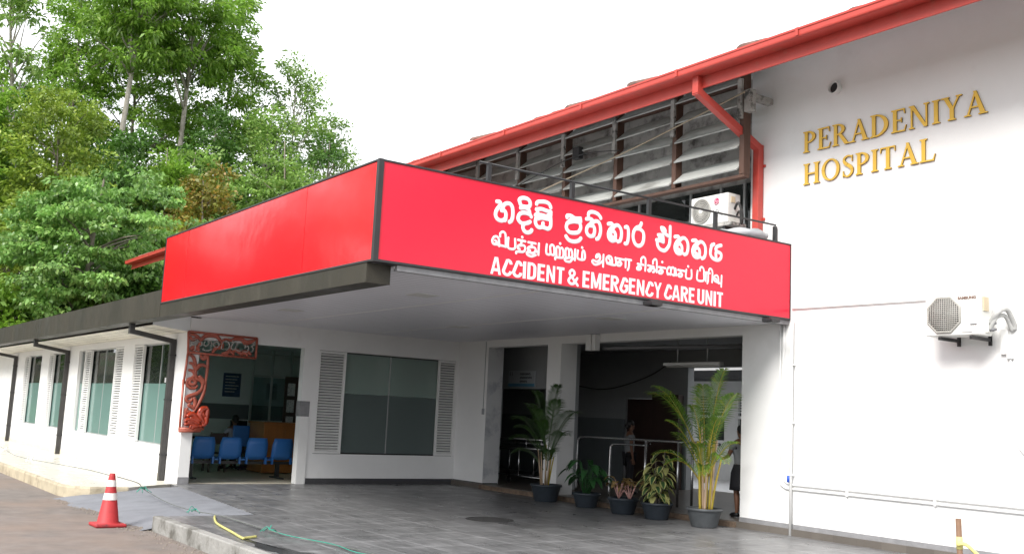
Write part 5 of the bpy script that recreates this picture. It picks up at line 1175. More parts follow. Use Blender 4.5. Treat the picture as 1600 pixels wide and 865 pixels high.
for y in (13.70, 14.12):
    tr((-19.7, y, .92), (-17.5, y, .92)).build('side_bar', 'steel', t)
    mb = MB(); mb.tube([(-19.4, y, .84), (-19.4, y, 1.12), (-17.5, y, 1.12)], .013, 8); mb.tube([(-18.4, y, .92), (-18.4, y, 1.12)], .012, 8); mb.tube([(-19.3, y, 1.03), (-17.5, y, 1.03)], .010, 8); mb.build('side_rail', 'steel', t)
    tr((-19.6, y, .17), (-19.6, y, .93)).build('leg', 'steel', t); tr((-17.7, y, .17), (-17.7, y, .93)).build('leg', 'steel', t); tr((-18.65, y, .30), (-18.65, y, .90)).build('strut', 'steel', t)
    tr((-19.6, y, .30), (-17.6, y, .30)).build('lower_bar', 'steel', t)
    for x in (-19.6, -17.7): mb = MB(); mb.lathe([(.07, -.02), (.07, .02)], (x, y, .17), 14, axis='Y'); mb.build('wheel', 'black', t)
t = thing('tube_light', 'unlit fluorescent tube fitting hung on two rods from the hall ceiling', 'light fitting', (-14.1, 14.5, 2.75))
mb = MB(); mb.box(-14.9, -13.37, 14.44, 14.56, 2.76, 2.82); mb.build('fitting', 'pvc', t, bevel=.01); mb = MB(); mb.tube([(-14.85, 14.5, 2.74), (-13.42, 14.5, 2.74)], .016, 8); mb.build('tube', 'lampglass', t)
for x in (-14.55, -13.75): MB().tube([(x, 14.5, 2.82), (x, 14.5, 3.35)], .010, 6).build('rod', 'alu', t)
mb = MB(); mb.tube(smooth_path([(-21.2, 17.44, 2.5), (-20.3, 17.44, 2.42), (-19.5, 17.44, 2.5), (-18.4, 17.44, 2.78), (-17.6, 17.3, 3.08)], 6), .014, 6); tag(mb.build('sagging_cable', 'cable', base=(-19.5, 17.4, 2.5)), 'dark cable sagging across the back wall of the hall', 'cable')
t = thing('direction_sign', 'pale hanging sign plate with three lines of dark print and a blue lower band', 'sign', (-19.3, 14.19, 2.3))
MB().box(-19.85, -18.80, 14.16, 14.195, 2.31, 2.68).build('plate', 'signplate', t, bevel=.004); MB().box(-19.845, -18.805, 14.156, 14.1595, 2.312, 2.38).build('blue_band', 'signblue', t)
random.seed(9)
for r_, (z, n, h) in enumerate(((2.60, 7, .04), (2.515, 8, .035), (2.43, 5, .035))):
    mb = MB(); x = -19.38
    for k in range(n):
        w = random.uniform(.03, .055); mb.tube(smooth_path([(x, 14.158, z-h*.4), (x+w*.2, 14.158, z+h*.5), (x+w*.7, 14.158, z+h*.45), (x+w, 14.158, z-h*.3), (x+w*.5, 14.158, z-h*.5)], 3), .009, 5, flat=((0, 1, 0), .002)); x += w+.018
    mb.build('print_line', 'ink', t)
mb = MB(); mb.tube([(-19.78, 14.158, 2.57), (-19.78, 14.158, 2.63)], .012, 5, flat=((0, 1, 0), .002)); mb.tube([(-19.70, 14.158, 2.57), (-19.70, 14.158, 2.63)], .012, 5, flat=((0, 1, 0), .002)); mb.ball((-19.78, 14.158, 2.645), .012, .002, .012, 6); mb.ball((-19.70, 14.158, 2.645), .012, .002, .012, 6); mb.build('figure_icon', 'ink', t)

# ================================================================== people
def skin_mesh(name, J, E, m, parent, sub=1, root=0):
    """continuous skinned figure. J: {name: (x, y, z, rx, ry)}"""
    names = list(J); off = parent.location
    me = bpy.data.meshes.new(name); me.from_pydata([J[k][:3] for k in names], [(names.index(a), names.index(b)) for a, b in E], [])
    o = bpy.data.objects.new(name, me); COL.objects.link(o)
    o.modifiers.new('skin', 'SKIN'); me.skin_vertices or None
    sv = me.skin_vertices[0].data
    for i, k in enumerate(names): sv[i].radius = J[k][3:5]; sv[i].use_root = (i == root)
    s_ = o.modifiers.new('sub', 'SUBSURF'); s_.levels = s_.render_levels = sub
    dg = bpy.context.evaluated_depsgraph_get(); nm = bpy.data.meshes.new_from_object(o.evaluated_get(dg))
    bpy.data.objects.remove(o); bpy.data.meshes.remove(me)
    nm.materials.clear(); nm.materials.append(M_[m]); nm.polygons.foreach_set('use_smooth', [True]*len(nm.polygons))
    r = bpy.data.objects.new(name, nm); COL.objects.link(r); r.parent = parent
    return r
def person(label, loc, rz, h, top, bottom, arms, seated=False, long_skirt=False, cap=False, lean=0.0, hat=None):
    """built facing +x locally at the feet, then turned by rz"""
    t = thing('person', label, 'person', loc); t.rotation_euler = (0, 0, rz)
    k = h/1.6; hip = .84*k if not seated else .50*k
    J = {'pelvis': (0, 0, hip, .10*k, .14*k), 'waist': (lean*.3, 0, hip+.14*k, .095*k, .125*k), 'chest': (lean*.8, 0, hip+.36*k, .11*k, .15*k), 'shoulder': (lean, 0, hip+.48*k, .075*k, .13*k),
         'neck': (lean+.01*k, 0, hip+.555*k, .047*k, .047*k), 'jaw': (lean+.035*k, 0, hip+.62*k, .062*k, .056*k), 'skull': (lean+.02*k, 0, hip+.70*k, .088*k, .072*k), 'crown': (lean+.01*k, 0, hip+.76*k, .06*k, .052*k),
         'nose': (lean+.108*k, 0, hip+.665*k, .012*k, .012*k)}
    E = [('pelvis', 'waist'), ('waist', 'chest'), ('chest', 'shoulder'), ('shoulder', 'neck'), ('neck', 'jaw'), ('jaw', 'skull'), ('skull', 'crown'), ('skull', 'nose')]
    for s, nm in ((1, 'l'), (-1, 'r')):
        sx, sz = lean, hip+.48*k
        (ex, ey, ez), (wx, wy, wz) = arms[nm]
        J['sh'+nm] = (sx, s*.165*k, sz-.01*k, .052*k, .052*k); J['el'+nm] = (ex*k+sx, s*ey*k, ez*k+hip, .040*k, .040*k); J['wr'+nm] = (wx*k+sx, s*wy*k, wz*k+hip, .026*k, .028*k)
        d = (Vector(J['wr'+nm][:3])-Vector(J['el'+nm][:3])).normalized(); p = Vector(J['wr'+nm][:3])+d*.07*k
        J['palm'+nm] = (*p, .018*k, .036*k)
        E += [('shoulder', 'sh'+nm), ('sh'+nm, 'el'+nm), ('el'+nm, 'wr'+nm), ('wr'+nm, 'palm'+nm)]
        sd_ = Vector((1, 0, 0)) if abs(d.x) < .7 else Vector((0, 1, 0))
        for q, (o_, L) in enumerate(((-.030, .062), (-.010, .075), (.010, .072), (.028, .058))):
            b0 = p+d*.035*k+sd_*o_*k; b1 = b0+d*L*.55*k; b2 = b1+d*L*.45*k+Vector((0, -s*.014*k, 0))
            J[f'f{nm}{q}a'] = (*b0, .009*k, .009*k); J[f'f{nm}{q}b'] = (*b1, .008*k, .008*k); J[f'f{nm}{q}c'] = (*b2, .007*k, .007*k)
            E += [('palm'+nm, f'f{nm}{q}a'), (f'f{nm}{q}a', f'f{nm}{q}b'), (f'f{nm}{q}b', f'f{nm}{q}c')]
        b0 = p-d*.02*k-sd_*.04*k; b1 = b0+d*.04*k-sd_*.015*k; J['t'+nm+'a'] = (*b0, .010*k, .010*k); J['t'+nm+'b'] = (*b1, .008*k, .008*k); E += [('palm'+nm, 't'+nm+'a'), ('t'+nm+'a', 't'+nm+'b')]
        if seated: kn = (.42*k, s*.11*k, .48*k); an = (.40*k, s*.11*k, .08*k)
        else: kn = (.02*k, s*.085*k, .45*k); an = (-.01*k, s*.085*k, .08*k)
        J['hip'+nm] = (0, s*.085*k, hip-.04*k, .085*k, .085*k); J['kn'+nm] = (*kn, .055*k, .055*k); J['calf'+nm] = (kn[0]*.6+an[0]*.4-.01*k, kn[1], kn[2]*.6+an[2]*.4, .052*k, .050*k); J['an'+nm] = (*an, .034*k, .034*k); J['toe'+nm] = (an[0]+.14*k, an[1]+s*.015*k, .032*k, .022*k, .035*k)
        E += [('pelvis', 'hip'+nm), ('hip'+nm, 'kn'+nm), ('kn'+nm, 'calf'+nm), ('calf'+nm, 'an'+nm), ('an'+nm, 'toe'+nm)]
    skin_mesh('body', J, E, 'skin', t)
    g = 1.16
    def sub(keys, ed, grow=g, fix={}):
        K = {q: (*J[q][:3], J[q][3]*grow+.006, J[q][4]*grow+.006) for q in keys}; K.update(fix); return K, ed
    mid = {('m'+n_): (*((Vector(J['sh'+n_][:3])*.45+Vector(J['el'+n_][:3])*.55)), .058*k, .058*k) for n_ in 'lr'}
    K, ed = sub(['pelvis', 'waist', 'chest', 'shoulder', 'shl', 'shr'], [('pelvis', 'waist'), ('waist', 'chest'), ('chest', 'shoulder'), ('shoulder', 'shl'), ('shoulder', 'shr'), ('shl', 'ml'), ('shr', 'mr')], 1.14, mid)
    skin_mesh('shirt', K, ed, top, t)
    if long_skirt:
        mb = MB(); pr = [(.135*k, hip+.10*k), (.185*k, hip-.05*k), (.20*k, hip-.25*k), (.21*k, long_skirt), (.195*k, long_skirt+.005)]
        mb.lathe(pr, (0, 0, 0), 20, cap=False); o = mb.build('skirt', bottom, None); o.parent = t
    else:
        K, ed = sub(['pelvis', 'hipl', 'hipr', 'knl', 'knr', 'calfl', 'calfr'], [('pelvis', 'hipl'), ('pelvis', 'hipr'), ('hipl', 'knl'), ('hipr', 'knr'), ('knl', 'calfl'), ('knr', 'calfr'), ('calfl', 'al'), ('calfr', 'ar')], 1.18, {('a'+n_): (J['an'+n_][0], J['an'+n_][1], .11*k, .055*k, .055*k) for n_ in 'lr'})
        skin_mesh('trousers', K, ed, bottom, t)
    for nm in 'lr':
        a = J['an'+nm]; b = J['toe'+nm]; mb = MB(); mb.tube([(a[0]-.05*k, a[1], .045*k), (a[0]+.03*k, a[1], .055*k), (b[0], b[1], .035*k), (b[0]+.05*k, b[1], .03*k)], [.035*k, .045*k, .042*k, .02*k], 10); o = mb.build('shoe', 'shoe', None); o.parent = t
    c = J['skull']; mb = MB(); mb.ball((c[0]-.022*k, 0, c[2]+.028*k), .098*k, .086*k, .094*k, 10); mb.ball((c[0]-.09*k, 0, c[2]-.03*k), .055*k, .06*k, .06*k, 8)
    o = mb.build('hair', 'hair', None); o.parent = t
    for s in (1, -1):
        mb = MB(); mb.ball((c[0]+.078*k, s*.03*k, c[2]-.012*k), .011*k, .014*k, .009*k, 6); o = mb.build('eye', 'hair', None); o.parent = t
        mb = MB(); mb.ball((c[0]-.005*k, s*.078*k, c[2]-.02*k), .018*k, .010*k, .03*k, 6); o = mb.build('ear', 'skin', None); o.parent = t
    mb = MB(); mb.ball((lean+.092*k, 0, hip+.622*k), .010*k, .022*k, .006*k, 6); o = mb.build('mouth', 'leafpink', None); o.parent = t
    return t
hang = {'l': ((.0, .22, .22), (.06, .23, -.02)), 'r': ((-.02, .22, .22), (.02, .235, -.02))}
person('woman in a grey shirt and dark trousers standing in the dark hall', (-16.43, 15.0, .1), rad(62), 1.50, 'shirtgrey', 'darkcloth', hang)
person('person in a grey top and black skirt partly hidden behind the white pillar', (-11.92, 13.45, .1), rad(165), 1.50, 'shirtgrey', 'darkcloth', {'l': ((.10, .21, .24), (.30, .16, .20)), 'r': ((.0, .22, .22), (.06, .23, -.02))}, long_skirt=.45)
person('man in a pale lilac shirt seated at the desk with his back turned', (-24.28, 9.2, 0), rad(178), 1.62, 'shirtlilac', 'darkcloth', {'l': ((.12, .24, .26), (.34, .14, .26)), 'r': ((.12, .24, .26), (.34, .14, .26))}, seated=True, lean=.05)

# ================================================================== potted plants
def leaf_strip(mb, pts, ws, up, mi=0, mi2=None, fold=.18):
    """one leaf blade: midrib path, half widths, folded along the midrib; mi2 colours the margin"""
    P = [Vector(p) for p in pts]; m = len(P); rows = []
    for i in range(m):
        d = (P[min(i+1, m-1)]-P[max(i-1, 0)]).normalized(); s = d.cross(Vector(up))
        if s.length < 1e-4: s = d.orthogonal()
        s.normalize(); n = s.cross(d)
        w = ws[i]; rows.append([P[i]-s*w+n*w*fold, P[i]-s*w*.6+n*w*fold*.5, P[i], P[i]+s*w*.6+n*w*fold*.5, P[i]+s*w+n*w*fold])
    vs = [p for r in rows for p in r]; fs = []; mm = []
    for i in range(m-1):
        for k in range(4):
            mb.add([], [])
            fs.append((i*5+k, i*5+k+1, i*5+5+k+1, i*5+5+k)); mm.append((mi2 if mi2 is not None and k in (0, 3) else mi))
    o = len(mb.v); mb.v += [tuple(p) for p in vs]
    for f, q in zip(fs, mm): mb.f.append(tuple(o+i for i in f)); mb.m.append(q); mb.sm.append(True)
def pot(t, x, y, r, h, m):
    mb = MB(); mb.lathe([(r*.70, .003), (r*.74, .02), (r*.95, h-.05), (r*.96, h-.045), (r*1.04, h-.04), (r*1.04, h), (r*.95, h), (r*.93, h-.06)], (x, y, 0), 28, cap=False); mb.lathe([(.001, .004), (r*.70, .004)], (x, y, 0), 28, cap=False); mb.build('pot', m, t)
    mb = MB(); mb.lathe([(.001, h-.045), (r*.5, h-.04), (r*.93, h-.055)], (x, y, 0), 20, cap=False); mb.build('soil', 'soil', t)
def frond(t, a, tip, lift, m, n=26, L=.30, rachis='cane', droop=.25):
    a = Vector(a); tip = Vector(tip); c = (a+tip)/2+Vector((0, 0, lift)); P = []
    for i in range(15):
        u = i/14; P.append(a*(1-u)**2+c*2*u*(1-u)+tip*u*u)
    mb = MB(); mb.tube(P, [.010-.008*i/14 for i in range(15)], 5, 1)
    for i in range(n):
        u = .18+.82*i/(n-1); q = a*(1-u)**2+c*2*u*(1-u)+tip*u*u; d = ((c-a)*(1-u)+(tip-c)*u).normalized()
        s = d.cross(Vector((0, 0, 1)))
        if s.length < .05: s = Vector((1, 0, 0))
        s.normalize(); nn = s.cross(d); l = L*math.sin(math.pi*(.15+.8*(u-.18)/.82))**.7*random.uniform(.85, 1.1)
        for sg in (1, -1):
            e = (s*sg*.85+d*.62+nn*.15).normalized(); p1 = q+e*l*.5+nn*.02; p2 = q+e*l+Vector((0, 0, -droop*l*random.uniform(.6, 1.3)))
            w = .0075+.004*random.random(); wd = e.cross(nn).normalized()*w
            mb.add([q-wd*.5, q+wd*.5, p1+wd, p1-wd, p2], [(0, 1, 2, 3), (3, 2, 4)], 0, False)
    return mb.build('frond', [m, rachis], t)
random.seed(21)
# bright areca palm
x, y = -11.66, 12.30
t = thing('potted_palm', 'bright yellow green palm in a grey pot beside the white pillar', 'potted plant', (x, y, 0))
pot(t, x, y, .285, .30, 'potgrey')
canes = []
for k in range(13):
    a = random.uniform(0, 6.28); r = random.uniform(.02, .13); h = random.uniform(.75, 1.35); b = (x+r*math.cos(a), y+r*math.sin(a), .25); lean = random.uniform(.05, .22)
    e = (b[0]+lean*math.cos(a), b[1]+lean*.5*math.sin(a), .25+h); canes.append(e)
    mb = MB(); mb.tube(smooth_path([b, ((b[0]*.6+e[0]*.4), b[1]*.6+e[1]*.4, .25+h*.5), e], 4), [.021]*3+[.018]*3+[.014]*3, 7); mb.build('cane', 'canedry' if k % 5 == 0 else 'cane', t)
FR = [((-11.34, 12.36, 2.50), .45, 1.2), ((-13.00, 12.25, 2.10), .55, 1.25), ((-12.55, 12.0, 2.20), .5, 1.1), ((-10.98, 12.2, 2.10), .35, 1.1), ((-11.9, 12.45, 2.25), .3, 1.1), ((-11.1, 12.0, 1.72), .45, 1.0), ((-12.25, 12.0, 1.65), .3, .95), ((-11.55, 11.85, 1.9), .4, 1.0),
      ((-12.55, 12.0, 1.08), .38, .75), ((-10.95, 12.0, 1.05), .42, .8), ((-11.25, 11.8, .85), .4, .7), ((-12.1, 11.85, .95), .35, .7), ((-11.75, 12.5, 1.6), .3, .9), ((-12.4, 12.3, 1.45), .3, .8), ((-11.0, 12.3, 1.35), .3, .8), ((-11.5, 11.9, 1.3), .3, .7)]
for tip, lift, z0 in FR:
    a = (x+(tip[0]-x)*.12, y+(tip[1]-y)*.12, z0 if z0 < 1 else z0*.95); frond(t, a, tip, lift, 'palm', 34 if z0 > 1 else 20, .36 if z0 > 1 else .24)
# dark palm in front of the column
x, y = -15.95, 12.40
t = thing('potted_palm', 'dark green palm in a black pot in front of the square column', 'potted plant', (x, y, 0))
pot(t, x, y, .30, .33, 'pot')
for k in range(8):
    a = random.uniform(0, 6.28); r = random.uniform(.02, .10); b = (x+r*math.cos(a), y+r*math.sin(a), .28); e = (b[0]+.14*math.cos(a), b[1]+.06*math.sin(a), random.uniform(.8, 1.1)); mb = MB(); mb.tube([b, e], [.018, .012], 6); mb.build('cane', 'canedry' if k % 3 else 'cane', t)
for tip, lift, z0 in [((-15.75, 12.45, 2.24), .5, 1.0), ((-16.30, 12.3, 2.10), .5, 1.0), ((-14.80, 12.2, 1.72), .5, .95), ((-16.75, 12.1, 1.55), .5, .9), ((-15.2, 12.0, 1.95), .4, 1.0), ((-16.5, 12.3, 1.85), .4, .95), ((-15.0, 12.1, 1.30), .45, .8), ((-16.65, 12.0, 1.15), .4, .8), ((-15.5, 11.8, 1.55), .4, .9), ((-16.2, 11.8, 1.4), .4, .8), ((-15.9, 12.0, 1.75), .4, .9), ((-15.35, 12.0, .95), .4, .6), ((-16.4, 11.9, .9), .35, .6)]:
    frond(t, (x+(tip[0]-x)*.1, y+(tip[1]-y)*.1, z0), tip, lift, 'palmd', 30, .30, 'palmd', .15)
# broad leaf plant
x, y = -14.78, 12.45
t = thing('potted_plant', 'low potted plant with broad dark green drooping leaves', 'potted plant', (x, y, 0)); pot(t, x, y, .26, .27, 'pot')
for k in range(34):
    a = random.uniform(0, 6.28); h = random.uniform(.30, .75); R0 = random.uniform(.08, .32); l = random.uniform(.26, .38)
    b = Vector((x+.06*math.cos(a), y+.06*math.sin(a), .25)); m_ = Vector((x+R0*math.cos(a)*1.2, y+R0*math.sin(a)*.7, .25+h*.85)); d = Vector((math.cos(a), math.sin(a)*.8, 0))
    mb = MB(); mb.tube([b, (b+m_)/2+Vector((0, 0, .05)), m_], [.007, .006, .005], 5, 1)
    P = [m_+d*l*u+Vector((0, 0, l*(.22*u-.75*u*u))) for u in (0, .2, .45, .7, .9, 1)]; leaf_strip(mb, P, [.005, .045, .062, .048, .02, .002], (0, 0, 1)); mb.build('leaf', ['leafg', 'leafg'], t)
# bronze leaf plant
x, y = -13.66, 12.36
t = thing('potted_plant', 'potted plant with bronze leaves on pink stalks', 'potted plant', (x, y, 0)); pot(t, x, y, .275, .28, 'pot')
for cx_ in (x-.12, x+.17):
    for k in range(9):
        a = random.uniform(0, 6.28); l = random.uniform(.26, .36); rr = random.uniform(.08, .2); b = Vector((cx_, y, .25)); m_ = Vector((cx_+rr*math.cos(a), y+rr*.6*math.sin(a), random.uniform(.42, .58))); d = Vector((math.cos(a), .6*math.sin(a), 0))
        mb = MB(); mb.tube([b, (b+m_)/2, m_], [.013, .011, .007], 6, 1); P = [m_+d*l*.7*u+Vector((0, 0, l*(.65*u-.75*u*u))) for u in (0, .2, .45, .7, .9, 1)]; leaf_strip(mb, P, [.008, .05, .065, .05, .02, .002], (0, 0, 1)); mb.build('leaf', ['leafred', 'leafpink'], t)
# variegated plant
x, y = -12.79, 12.34
t = thing('potted_plant', 'tall potted plant with cream edged variegated leaves', 'potted plant', (x, y, 0)); pot(t, x, y, .265, .28, 'pot')
for k in range(5):
    a = 1.256*k; e = Vector((x+.16*math.cos(a), y+.12*math.sin(a), [1.12, .85, .95, .75, .82][k])); mb = MB(); mb.tube([(x+.04*math.cos(a), y+.04*math.sin(a), .24), (x+.12*math.cos(a), y+.09*math.sin(a), .6), e], [.014, .011, .007], 6); mb.build('stem', 'bark', t)
    for j in range(17):
        u = .12+.88*j/16; q = Vector((x+(.04+.12*u)*math.cos(a), y+(.04+.09*u)*math.sin(a), .24+(e.z-.24)*u)); b_ = j*2.4+k; l = random.uniform(.16, .23); d = Vector((math.cos(b_), math.sin(b_), 0))
        mb = MB(); P = [q+d*(.05+l*v)+Vector((0, 0, .05+l*(.15*v-.85*v*v))) for v in (0, .2, .45, .7, .9, 1)]; leaf_strip(mb, P, [.006, .045, .058, .048, .022, .002], (0, 0, 1), 0 if (j+k) % 4 else 1, 1); mb.build('leaf', ['leafvar', 'leafcream'], t)
# ================================================================== trees
M_['lf_bright'] = leaf_mat('bright_green_foliage', (0.129, 0.256, 0.023), (0.220, 0.403, 0.046), (0.323, 0.464, 0.081), trans=.4)
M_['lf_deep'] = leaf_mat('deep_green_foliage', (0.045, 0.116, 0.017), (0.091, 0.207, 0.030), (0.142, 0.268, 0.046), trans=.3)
M_['lf_yellow'] = leaf_mat('yellowish_green_foliage', (0.155, 0.244, 0.025), (0.259, 0.366, 0.046), (0.362, 0.439, 0.070), trans=.35)
M_['lf_pale'] = leaf_mat('pale_green_broad_foliage', (0.129, 0.281, 0.058), (0.233, 0.415, 0.099), (0.349, 0.512, 0.151), trans=.3, rough=.38)
M_['lf_rust'] = leaf_mat('rusty_green_foliage', (0.155, 0.183, 0.025), (0.259, 0.220, 0.035), (0.388, 0.207, 0.041), trans=.3)
M_['lf_fine'] = leaf_mat('light_fine_foliage', (0.142, 0.268, 0.046), (0.233, 0.390, 0.075), (0.336, 0.451, 0.116), trans=.4)
def leaves_mesh(name, B, Dv, L, W, m, rng):
    """many rhombic leaves: base points B, directions Dv, lengths L, half widths W"""
    n = len(B); R = rng.normal(size=(n, 3)); R[:, 2] += .0
    S = np.cross(Dv, R); S /= np.linalg.norm(S, axis=1)[:, None]+1e-9
    tip = B+Dv*L[:, None]; tip[:, 2] -= L*.12
    mid = B+Dv*(L*.48)[:, None]; mid[:, 2] += L*.05
    v = np.empty((n, 4, 3)); v[:, 0] = B; v[:, 1] = mid+S*W[:, None]; v[:, 2] = tip; v[:, 3] = mid-S*W[:, None]
    me = bpy.data.meshes.new(name); me.vertices.add(4*n); me.vertices.foreach_set('co', v.reshape(-1))
    me.loops.add(4*n); me.loops.foreach_set('vertex_index', np.arange(4*n, dtype=np.int32)); me.polygons.add(n); me.polygons.foreach_set('loop_start', np.arange(0, 4*n, 4, dtype=np.int32)); me.polygons.foreach_set('loop_total', np.full(n, 4, np.int32))
    me.materials.append(M_[m]); me.update(calc_edges=True); me.validate()
    return me
def make_tree(label, loc, H, R, cb, leaf, bark, seed, ncl=150, per=70, L=.42, asp=.16, csize=.75, lean=(0, 0), flat=1.0, layered=0.0, gaps=.35, trunk_r=.16, droop=.35, cat='tree', name='forest_tree', group='trees on the slope behind the buildings', limbs=18):
    """H height, R crown radius, cb where the crown starts (fraction of H)"""
    rng = np.random.default_rng(seed)
    t = thing(name, label, cat, loc, group)
    def axis_pt(u):  # trunk axis
        return np.array([lean[0]*u+.25*math.sin(u*5+seed), lean[1]*u+.25*math.cos(u*4+seed*2)-.25*math.cos(seed*2), H*u])
    zc = H*(cb+1)/2; hz = H*(1-cb)/2*flat
    C = []
    lob = rng.normal(size=(7, 3)); lob /= np.linalg.norm(lob, axis=1)[:, None]
    amp = rng.uniform(-.35, .35, 7)
    while len(C) < ncl:
        d = rng.normal(size=3); d /= np.linalg.norm(d); r = rng.uniform(.25, 1)**.55
        k = 1+sum(a*max(0, d @ l)**3 for a, l in zip(amp, lob))
        p = np.array([d[0]*R, d[1]*R, d[2]*hz])*r*k
        u = (zc+p[2])/H
        if u > 1.03 or u < cb*.85: continue
        taper = 1.0 if layered else (1.15-.55*max(0, (u-cb)/(1-cb)))
        p[0] *= taper; p[1] *= taper
        if layered: p[2] = (round(p[2]/layered)+rng.uniform(-.36, .36))*layered-.06*np.hypot(p[0], p[1])
        q = p+axis_pt(min(u, 1))*np.array([1, 1, 0])+np.array([0, 0, zc])
        g = math.sin(q[0]*1.1+seed)+math.sin(q[1]*1.3+seed*1.7)+math.sin(q[2]*1.2+seed*.6)
        if g < -3+gaps*3.4 and rng.random() < .85: continue
        C.append(q)
    C = np.array(C)
    # trunk and limbs reaching to some of the clumps
    mb = MB(); n = 12; mb.tube([axis_pt(i/n*(.97)) for i in range(n+1)], [trunk_r*(1-.82*(i/n)) for i in range(n+1)], 8)
    for c in C[rng.choice(len(C), min(limbs, len(C)), replace=False)]:
        u0 = np.clip(c[2]/H-rng.uniform(.06, .16), cb*.6, .93); a = axis_pt(u0); m_ = (a+c)/2+np.array([0, 0, .12*np.linalg.norm(c-a)*rng.uniform(-.2, .8)])
        r0 = trunk_r*(1-.82*u0)*.55+.015; mb.tube(smooth_path([a, m_, c], 3), [r0*(1-.8*j/6) for j in range(7)], 5)
    mb2 = MB(); mb2.v = [tuple(np.array(p)+np.array(loc)) for p in mb.v]; mb2.f = mb.f; mb2.m = mb.m; mb2.sm = mb.sm
    mb2.build('trunk', bark, t)
    N = ncl*per
    ci = np.repeat(np.arange(ncl), per); cs = csize*rng.uniform(.6, 1.3, ncl)
    off = rng.normal(size=(N, 3)); off /= np.linalg.norm(off, axis=1)[:, None]
    off *= (rng.uniform(0, 1, N)**.45)[:, None]; off[:, 2] *= .55 if not layered else .28
    B = C[ci]+off*cs[ci][:, None]
    out = C-np.array([0, 0, zc]); out[:, :2] -= 0; out /= np.linalg.norm(out, axis=1)[:, None]+1e-6
    Dv = off*1.0+out[ci]*.35+rng.normal(size=(N, 3))*.45; Dv[:, 2] -= droop*rng.uniform(0, 1.4, N); Dv /= np.linalg.norm(Dv, axis=1)[:, None]
    Ls = L*rng.uniform(.6, 1.25, N)
    me = leaves_mesh('crown', B, Dv, Ls, Ls*asp*rng.uniform(.8, 1.3, N), leaf, rng)
    o = bpy.data.objects.new('crown', me); COL.objects.link(o); o.parent = t
    return t
def T(label, x, y, top, R, cb, leaf, bark, seed, **k):
    z = hill_z(x, y)-.3
    return make_tree(label, (x, y, z), top-z, R, cb, leaf, bark, seed, **k)
tall = dict(ncl=230, per=95, L=.40, asp=.16, csize=.85, gaps=.42, trunk_r=.22, droop=.5, limbs=26)
t1 = T('tall bright green tree with a bare pale trunk, left of the two pale trunks', -70.1, 16.4, 33.5, 4.4, .70, 'lf_bright', 'barkpale', 1, **dict(tall, ncl=150, trunk_r=.36, lean=(0, 1.0)))
t2 = T('tall bright green tree with a bare pale trunk, right of the two pale trunks', -72.1, 20.7, 34, 4.6, .70, 'lf_bright', 'barkpale', 2, **dict(tall, ncl=160, trunk_r=.36, lean=(0, .8)))
t3 = T('tall dense tree with full leaves behind the two pale trunks', -79, 20.2, 34, 5.6, .25, 'lf_bright', 'bark', 3, **dict(tall, ncl=300, per=95, gaps=.36))
T('tall tree leaning out to the right of the two pale trunks', -74.3, 24.2, 32, 3.9, .35, 'lf_bright', 'bark', 4, **dict(tall, ncl=170, lean=(0, 1.5)))
T('tall tree with loose bright leaves left of the two pale trunks', -78.5, 14.8, 34, 4.8, .38, 'lf_bright', 'bark', 5, **dict(tall, ncl=200))
T('tall slender tree with sparse leaves leaning left against the sky', -66.3, 11.4, 30, 2.9, .58, 'lf_fine', 'barkpale', 6, ncl=60, per=45, L=.45, csize=.8, gaps=.45, trunk_r=.22, lean=(0, -2.6), limbs=20)
T('rounded rich green tree at the left edge of the wood', -60.5, 7.4, 19.8, 3.0, .2, 'lf_bright', 'bark', 7, ncl=180, per=75, L=.36, asp=.24, gaps=.25, csize=.7)
T('dark crowned tree far back at the left edge', -76, 10.4, 24, 3.6, .3, 'lf_deep', 'bark', 8, ncl=150, per=70, gaps=.3)
T('yellowish green spreading tree below the pale trunks', -58.9, 11.3, 18.3, 3.6, .35, 'lf_yellow', 'bark', 9, ncl=190, per=75, L=.30, asp=.2, csize=.75, gaps=.36, limbs=26)
T('broad layered tree with pale blue green leaves nearest the low roof', -48.8, 11.2, 12.2, 3.9, .30, 'lf_pale', 'bark', 10, ncl=250, per=120, L=.225, asp=.34, csize=.72, layered=.95, gaps=.30, trunk_r=.22, limbs=30, droop=.7)
T('bright green bushy tree between the pale trunks', -59.6, 16.6, 16.8, 2.5, .3, 'lf_bright', 'bark', 11, ncl=120, per=75, L=.42, asp=.17)
T('bushy tree with rust coloured leaf tips above the side sign', -54.9, 18.2, 14.2, 2.4, .3, 'lf_rust', 'bark', 12, ncl=130, per=80, L=.26, asp=.24, gaps=.3)
T('mid green bushy tree behind the rusty leaved tree', -61.1, 19.4, 17.3, 2.9, .3, 'lf_fine', 'bark', 13, ncl=140, per=75, L=.34, asp=.2)
T('light green tree with feathery top right of the tall group', -65.4, 25.1, 22.8, 3.3, .4, 'lf_fine', 'barkpale', 14, ncl=140, per=70, L=.30, asp=.22, gaps=.42, csize=.85, limbs=28)
T('tall open tree with thin bare twigs at the right of the wood', -71.8, 29.9, 28.2, 3.9, .38, 'lf_fine', 'barkpale', 15, ncl=125, per=60, L=.34, asp=.2, gaps=.48, csize=.8, limbs=44)
T('open crowned tree farthest right against the sky', -74.3, 34.4, 25.6, 3.1, .4, 'lf_fine', 'bark', 16, ncl=105, per=60, L=.34, asp=.2, gaps=.45, csize=.8, limbs=34)
T('deep green rounded tree below the open crowned trees', -63.4, 28.6, 20.4, 2.7, .2, 'lf_deep', 'bark', 17, ncl=150, per=75, L=.32, gaps=.25)
T('light green layered tree just above the side sign', -59.0, 24.2, 18.6, 3.2, .2, 'lf_fine', 'bark', 18, ncl=170, per=75, L=.28, asp=.24, layered=.95, gaps=.3)
T('small dark tree by the right end of the wood above the sign', -71.2, 35.9, 19.9, 2.1, .2, 'lf_deep', 'bark', 19, ncl=80, per=70, L=.32)
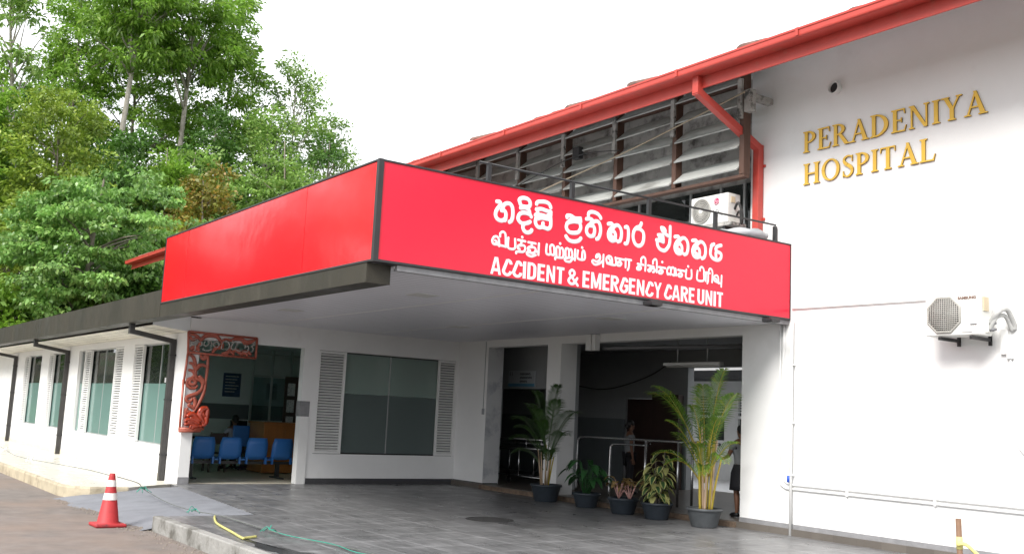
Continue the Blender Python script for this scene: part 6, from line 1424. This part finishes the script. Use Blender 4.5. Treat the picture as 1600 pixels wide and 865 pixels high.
T('low yellowish tree at the left edge above the low roof', -54.4, 8.4, 11.9, 2.9, .2, 'lf_yellow', 'bark', 20, ncl=150, per=75, L=.30, asp=.2)
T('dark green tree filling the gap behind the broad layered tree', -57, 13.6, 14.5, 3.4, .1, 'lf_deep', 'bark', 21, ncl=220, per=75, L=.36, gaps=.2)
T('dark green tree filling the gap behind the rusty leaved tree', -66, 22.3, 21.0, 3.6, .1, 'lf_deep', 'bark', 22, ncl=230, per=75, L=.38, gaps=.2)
T('pale leaved bushy tree low beside the side sign', -50.5, 14.6, 10.6, 2.2, .2, 'lf_yellow', 'bark', 23, ncl=120, per=75, L=.28, asp=.2)
T('dark tree with a slanting stem low above the dark fascia', -50.2, 8.9, 8.6, 2.4, .25, 'lf_deep', 'bark', 24, ncl=110, per=70, L=.32, lean=(0, 1.2), limbs=30)
T('green bush showing over the fascia at the far left', -48.5, 7.6, 6.9, 1.9, .1, 'lf_bright', 'bark', 25, ncl=90, per=70, L=.30, asp=.2)
T('dark evergreen behind the left edge trees', -66, 8.6, 17, 3.6, .1, 'lf_deep', 'bark', 26, ncl=200, per=75, gaps=.2)
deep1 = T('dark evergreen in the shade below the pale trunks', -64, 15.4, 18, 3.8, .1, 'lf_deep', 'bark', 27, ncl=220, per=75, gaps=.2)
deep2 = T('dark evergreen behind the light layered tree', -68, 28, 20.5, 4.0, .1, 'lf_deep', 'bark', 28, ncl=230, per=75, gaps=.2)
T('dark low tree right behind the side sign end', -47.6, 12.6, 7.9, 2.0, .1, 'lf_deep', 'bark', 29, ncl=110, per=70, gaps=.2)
# far side of the road, outside the view: they show in the glass and the glossy sign
for k, (x, y, s) in enumerate([(-60, -5.5, .7), (-66, -9, .85), (-72, -4, .8), (-63, -14, .9), (-78, -12, 1.0), (-84, -5, 1.0), (-70, -20, 1.1), (-90, -14, 1.2), (-56, -21, .9), (-44, -27, .8), (-98, -6, 1.1), (-26, -31, .9)]):
    c = copy_thing((deep1, deep2, t3)[k % 3], (x, y, -.3), k*1.1, s, 'dense green roadside tree across the road, mirrored in the green window glass'); c['group'] = 'roadside trees across the road'
# undergrowth on the slope
rng = np.random.default_rng(77)
n = 30000; X = rng.uniform(-88, -46.5, n); Y = rng.uniform(4, 40, n)
Z = np.array([hill_z(a, b) for a, b in zip(X, Y)])+rng.uniform(0, 1, n)**1.5*2.2*(.5+.5*np.sin(X*.9)*np.cos(Y*1.1))
Dv = rng.normal(size=(n, 3)); Dv[:, 2] = abs(Dv[:, 2])*.6; Dv /= np.linalg.norm(Dv, axis=1)[:, None]
me = leaves_mesh('undergrowth', np.stack([X, Y, Z], 1), Dv, rng.uniform(.3, .7, n), rng.uniform(.05, .12, n), 'lf_deep', rng)
o = bpy.data.objects.new('undergrowth', me); COL.objects.link(o); o['kind'] = 'stuff'; o['label'] = 'dark leafy undergrowth covering the slope below the trees'; o['category'] = 'undergrowth'
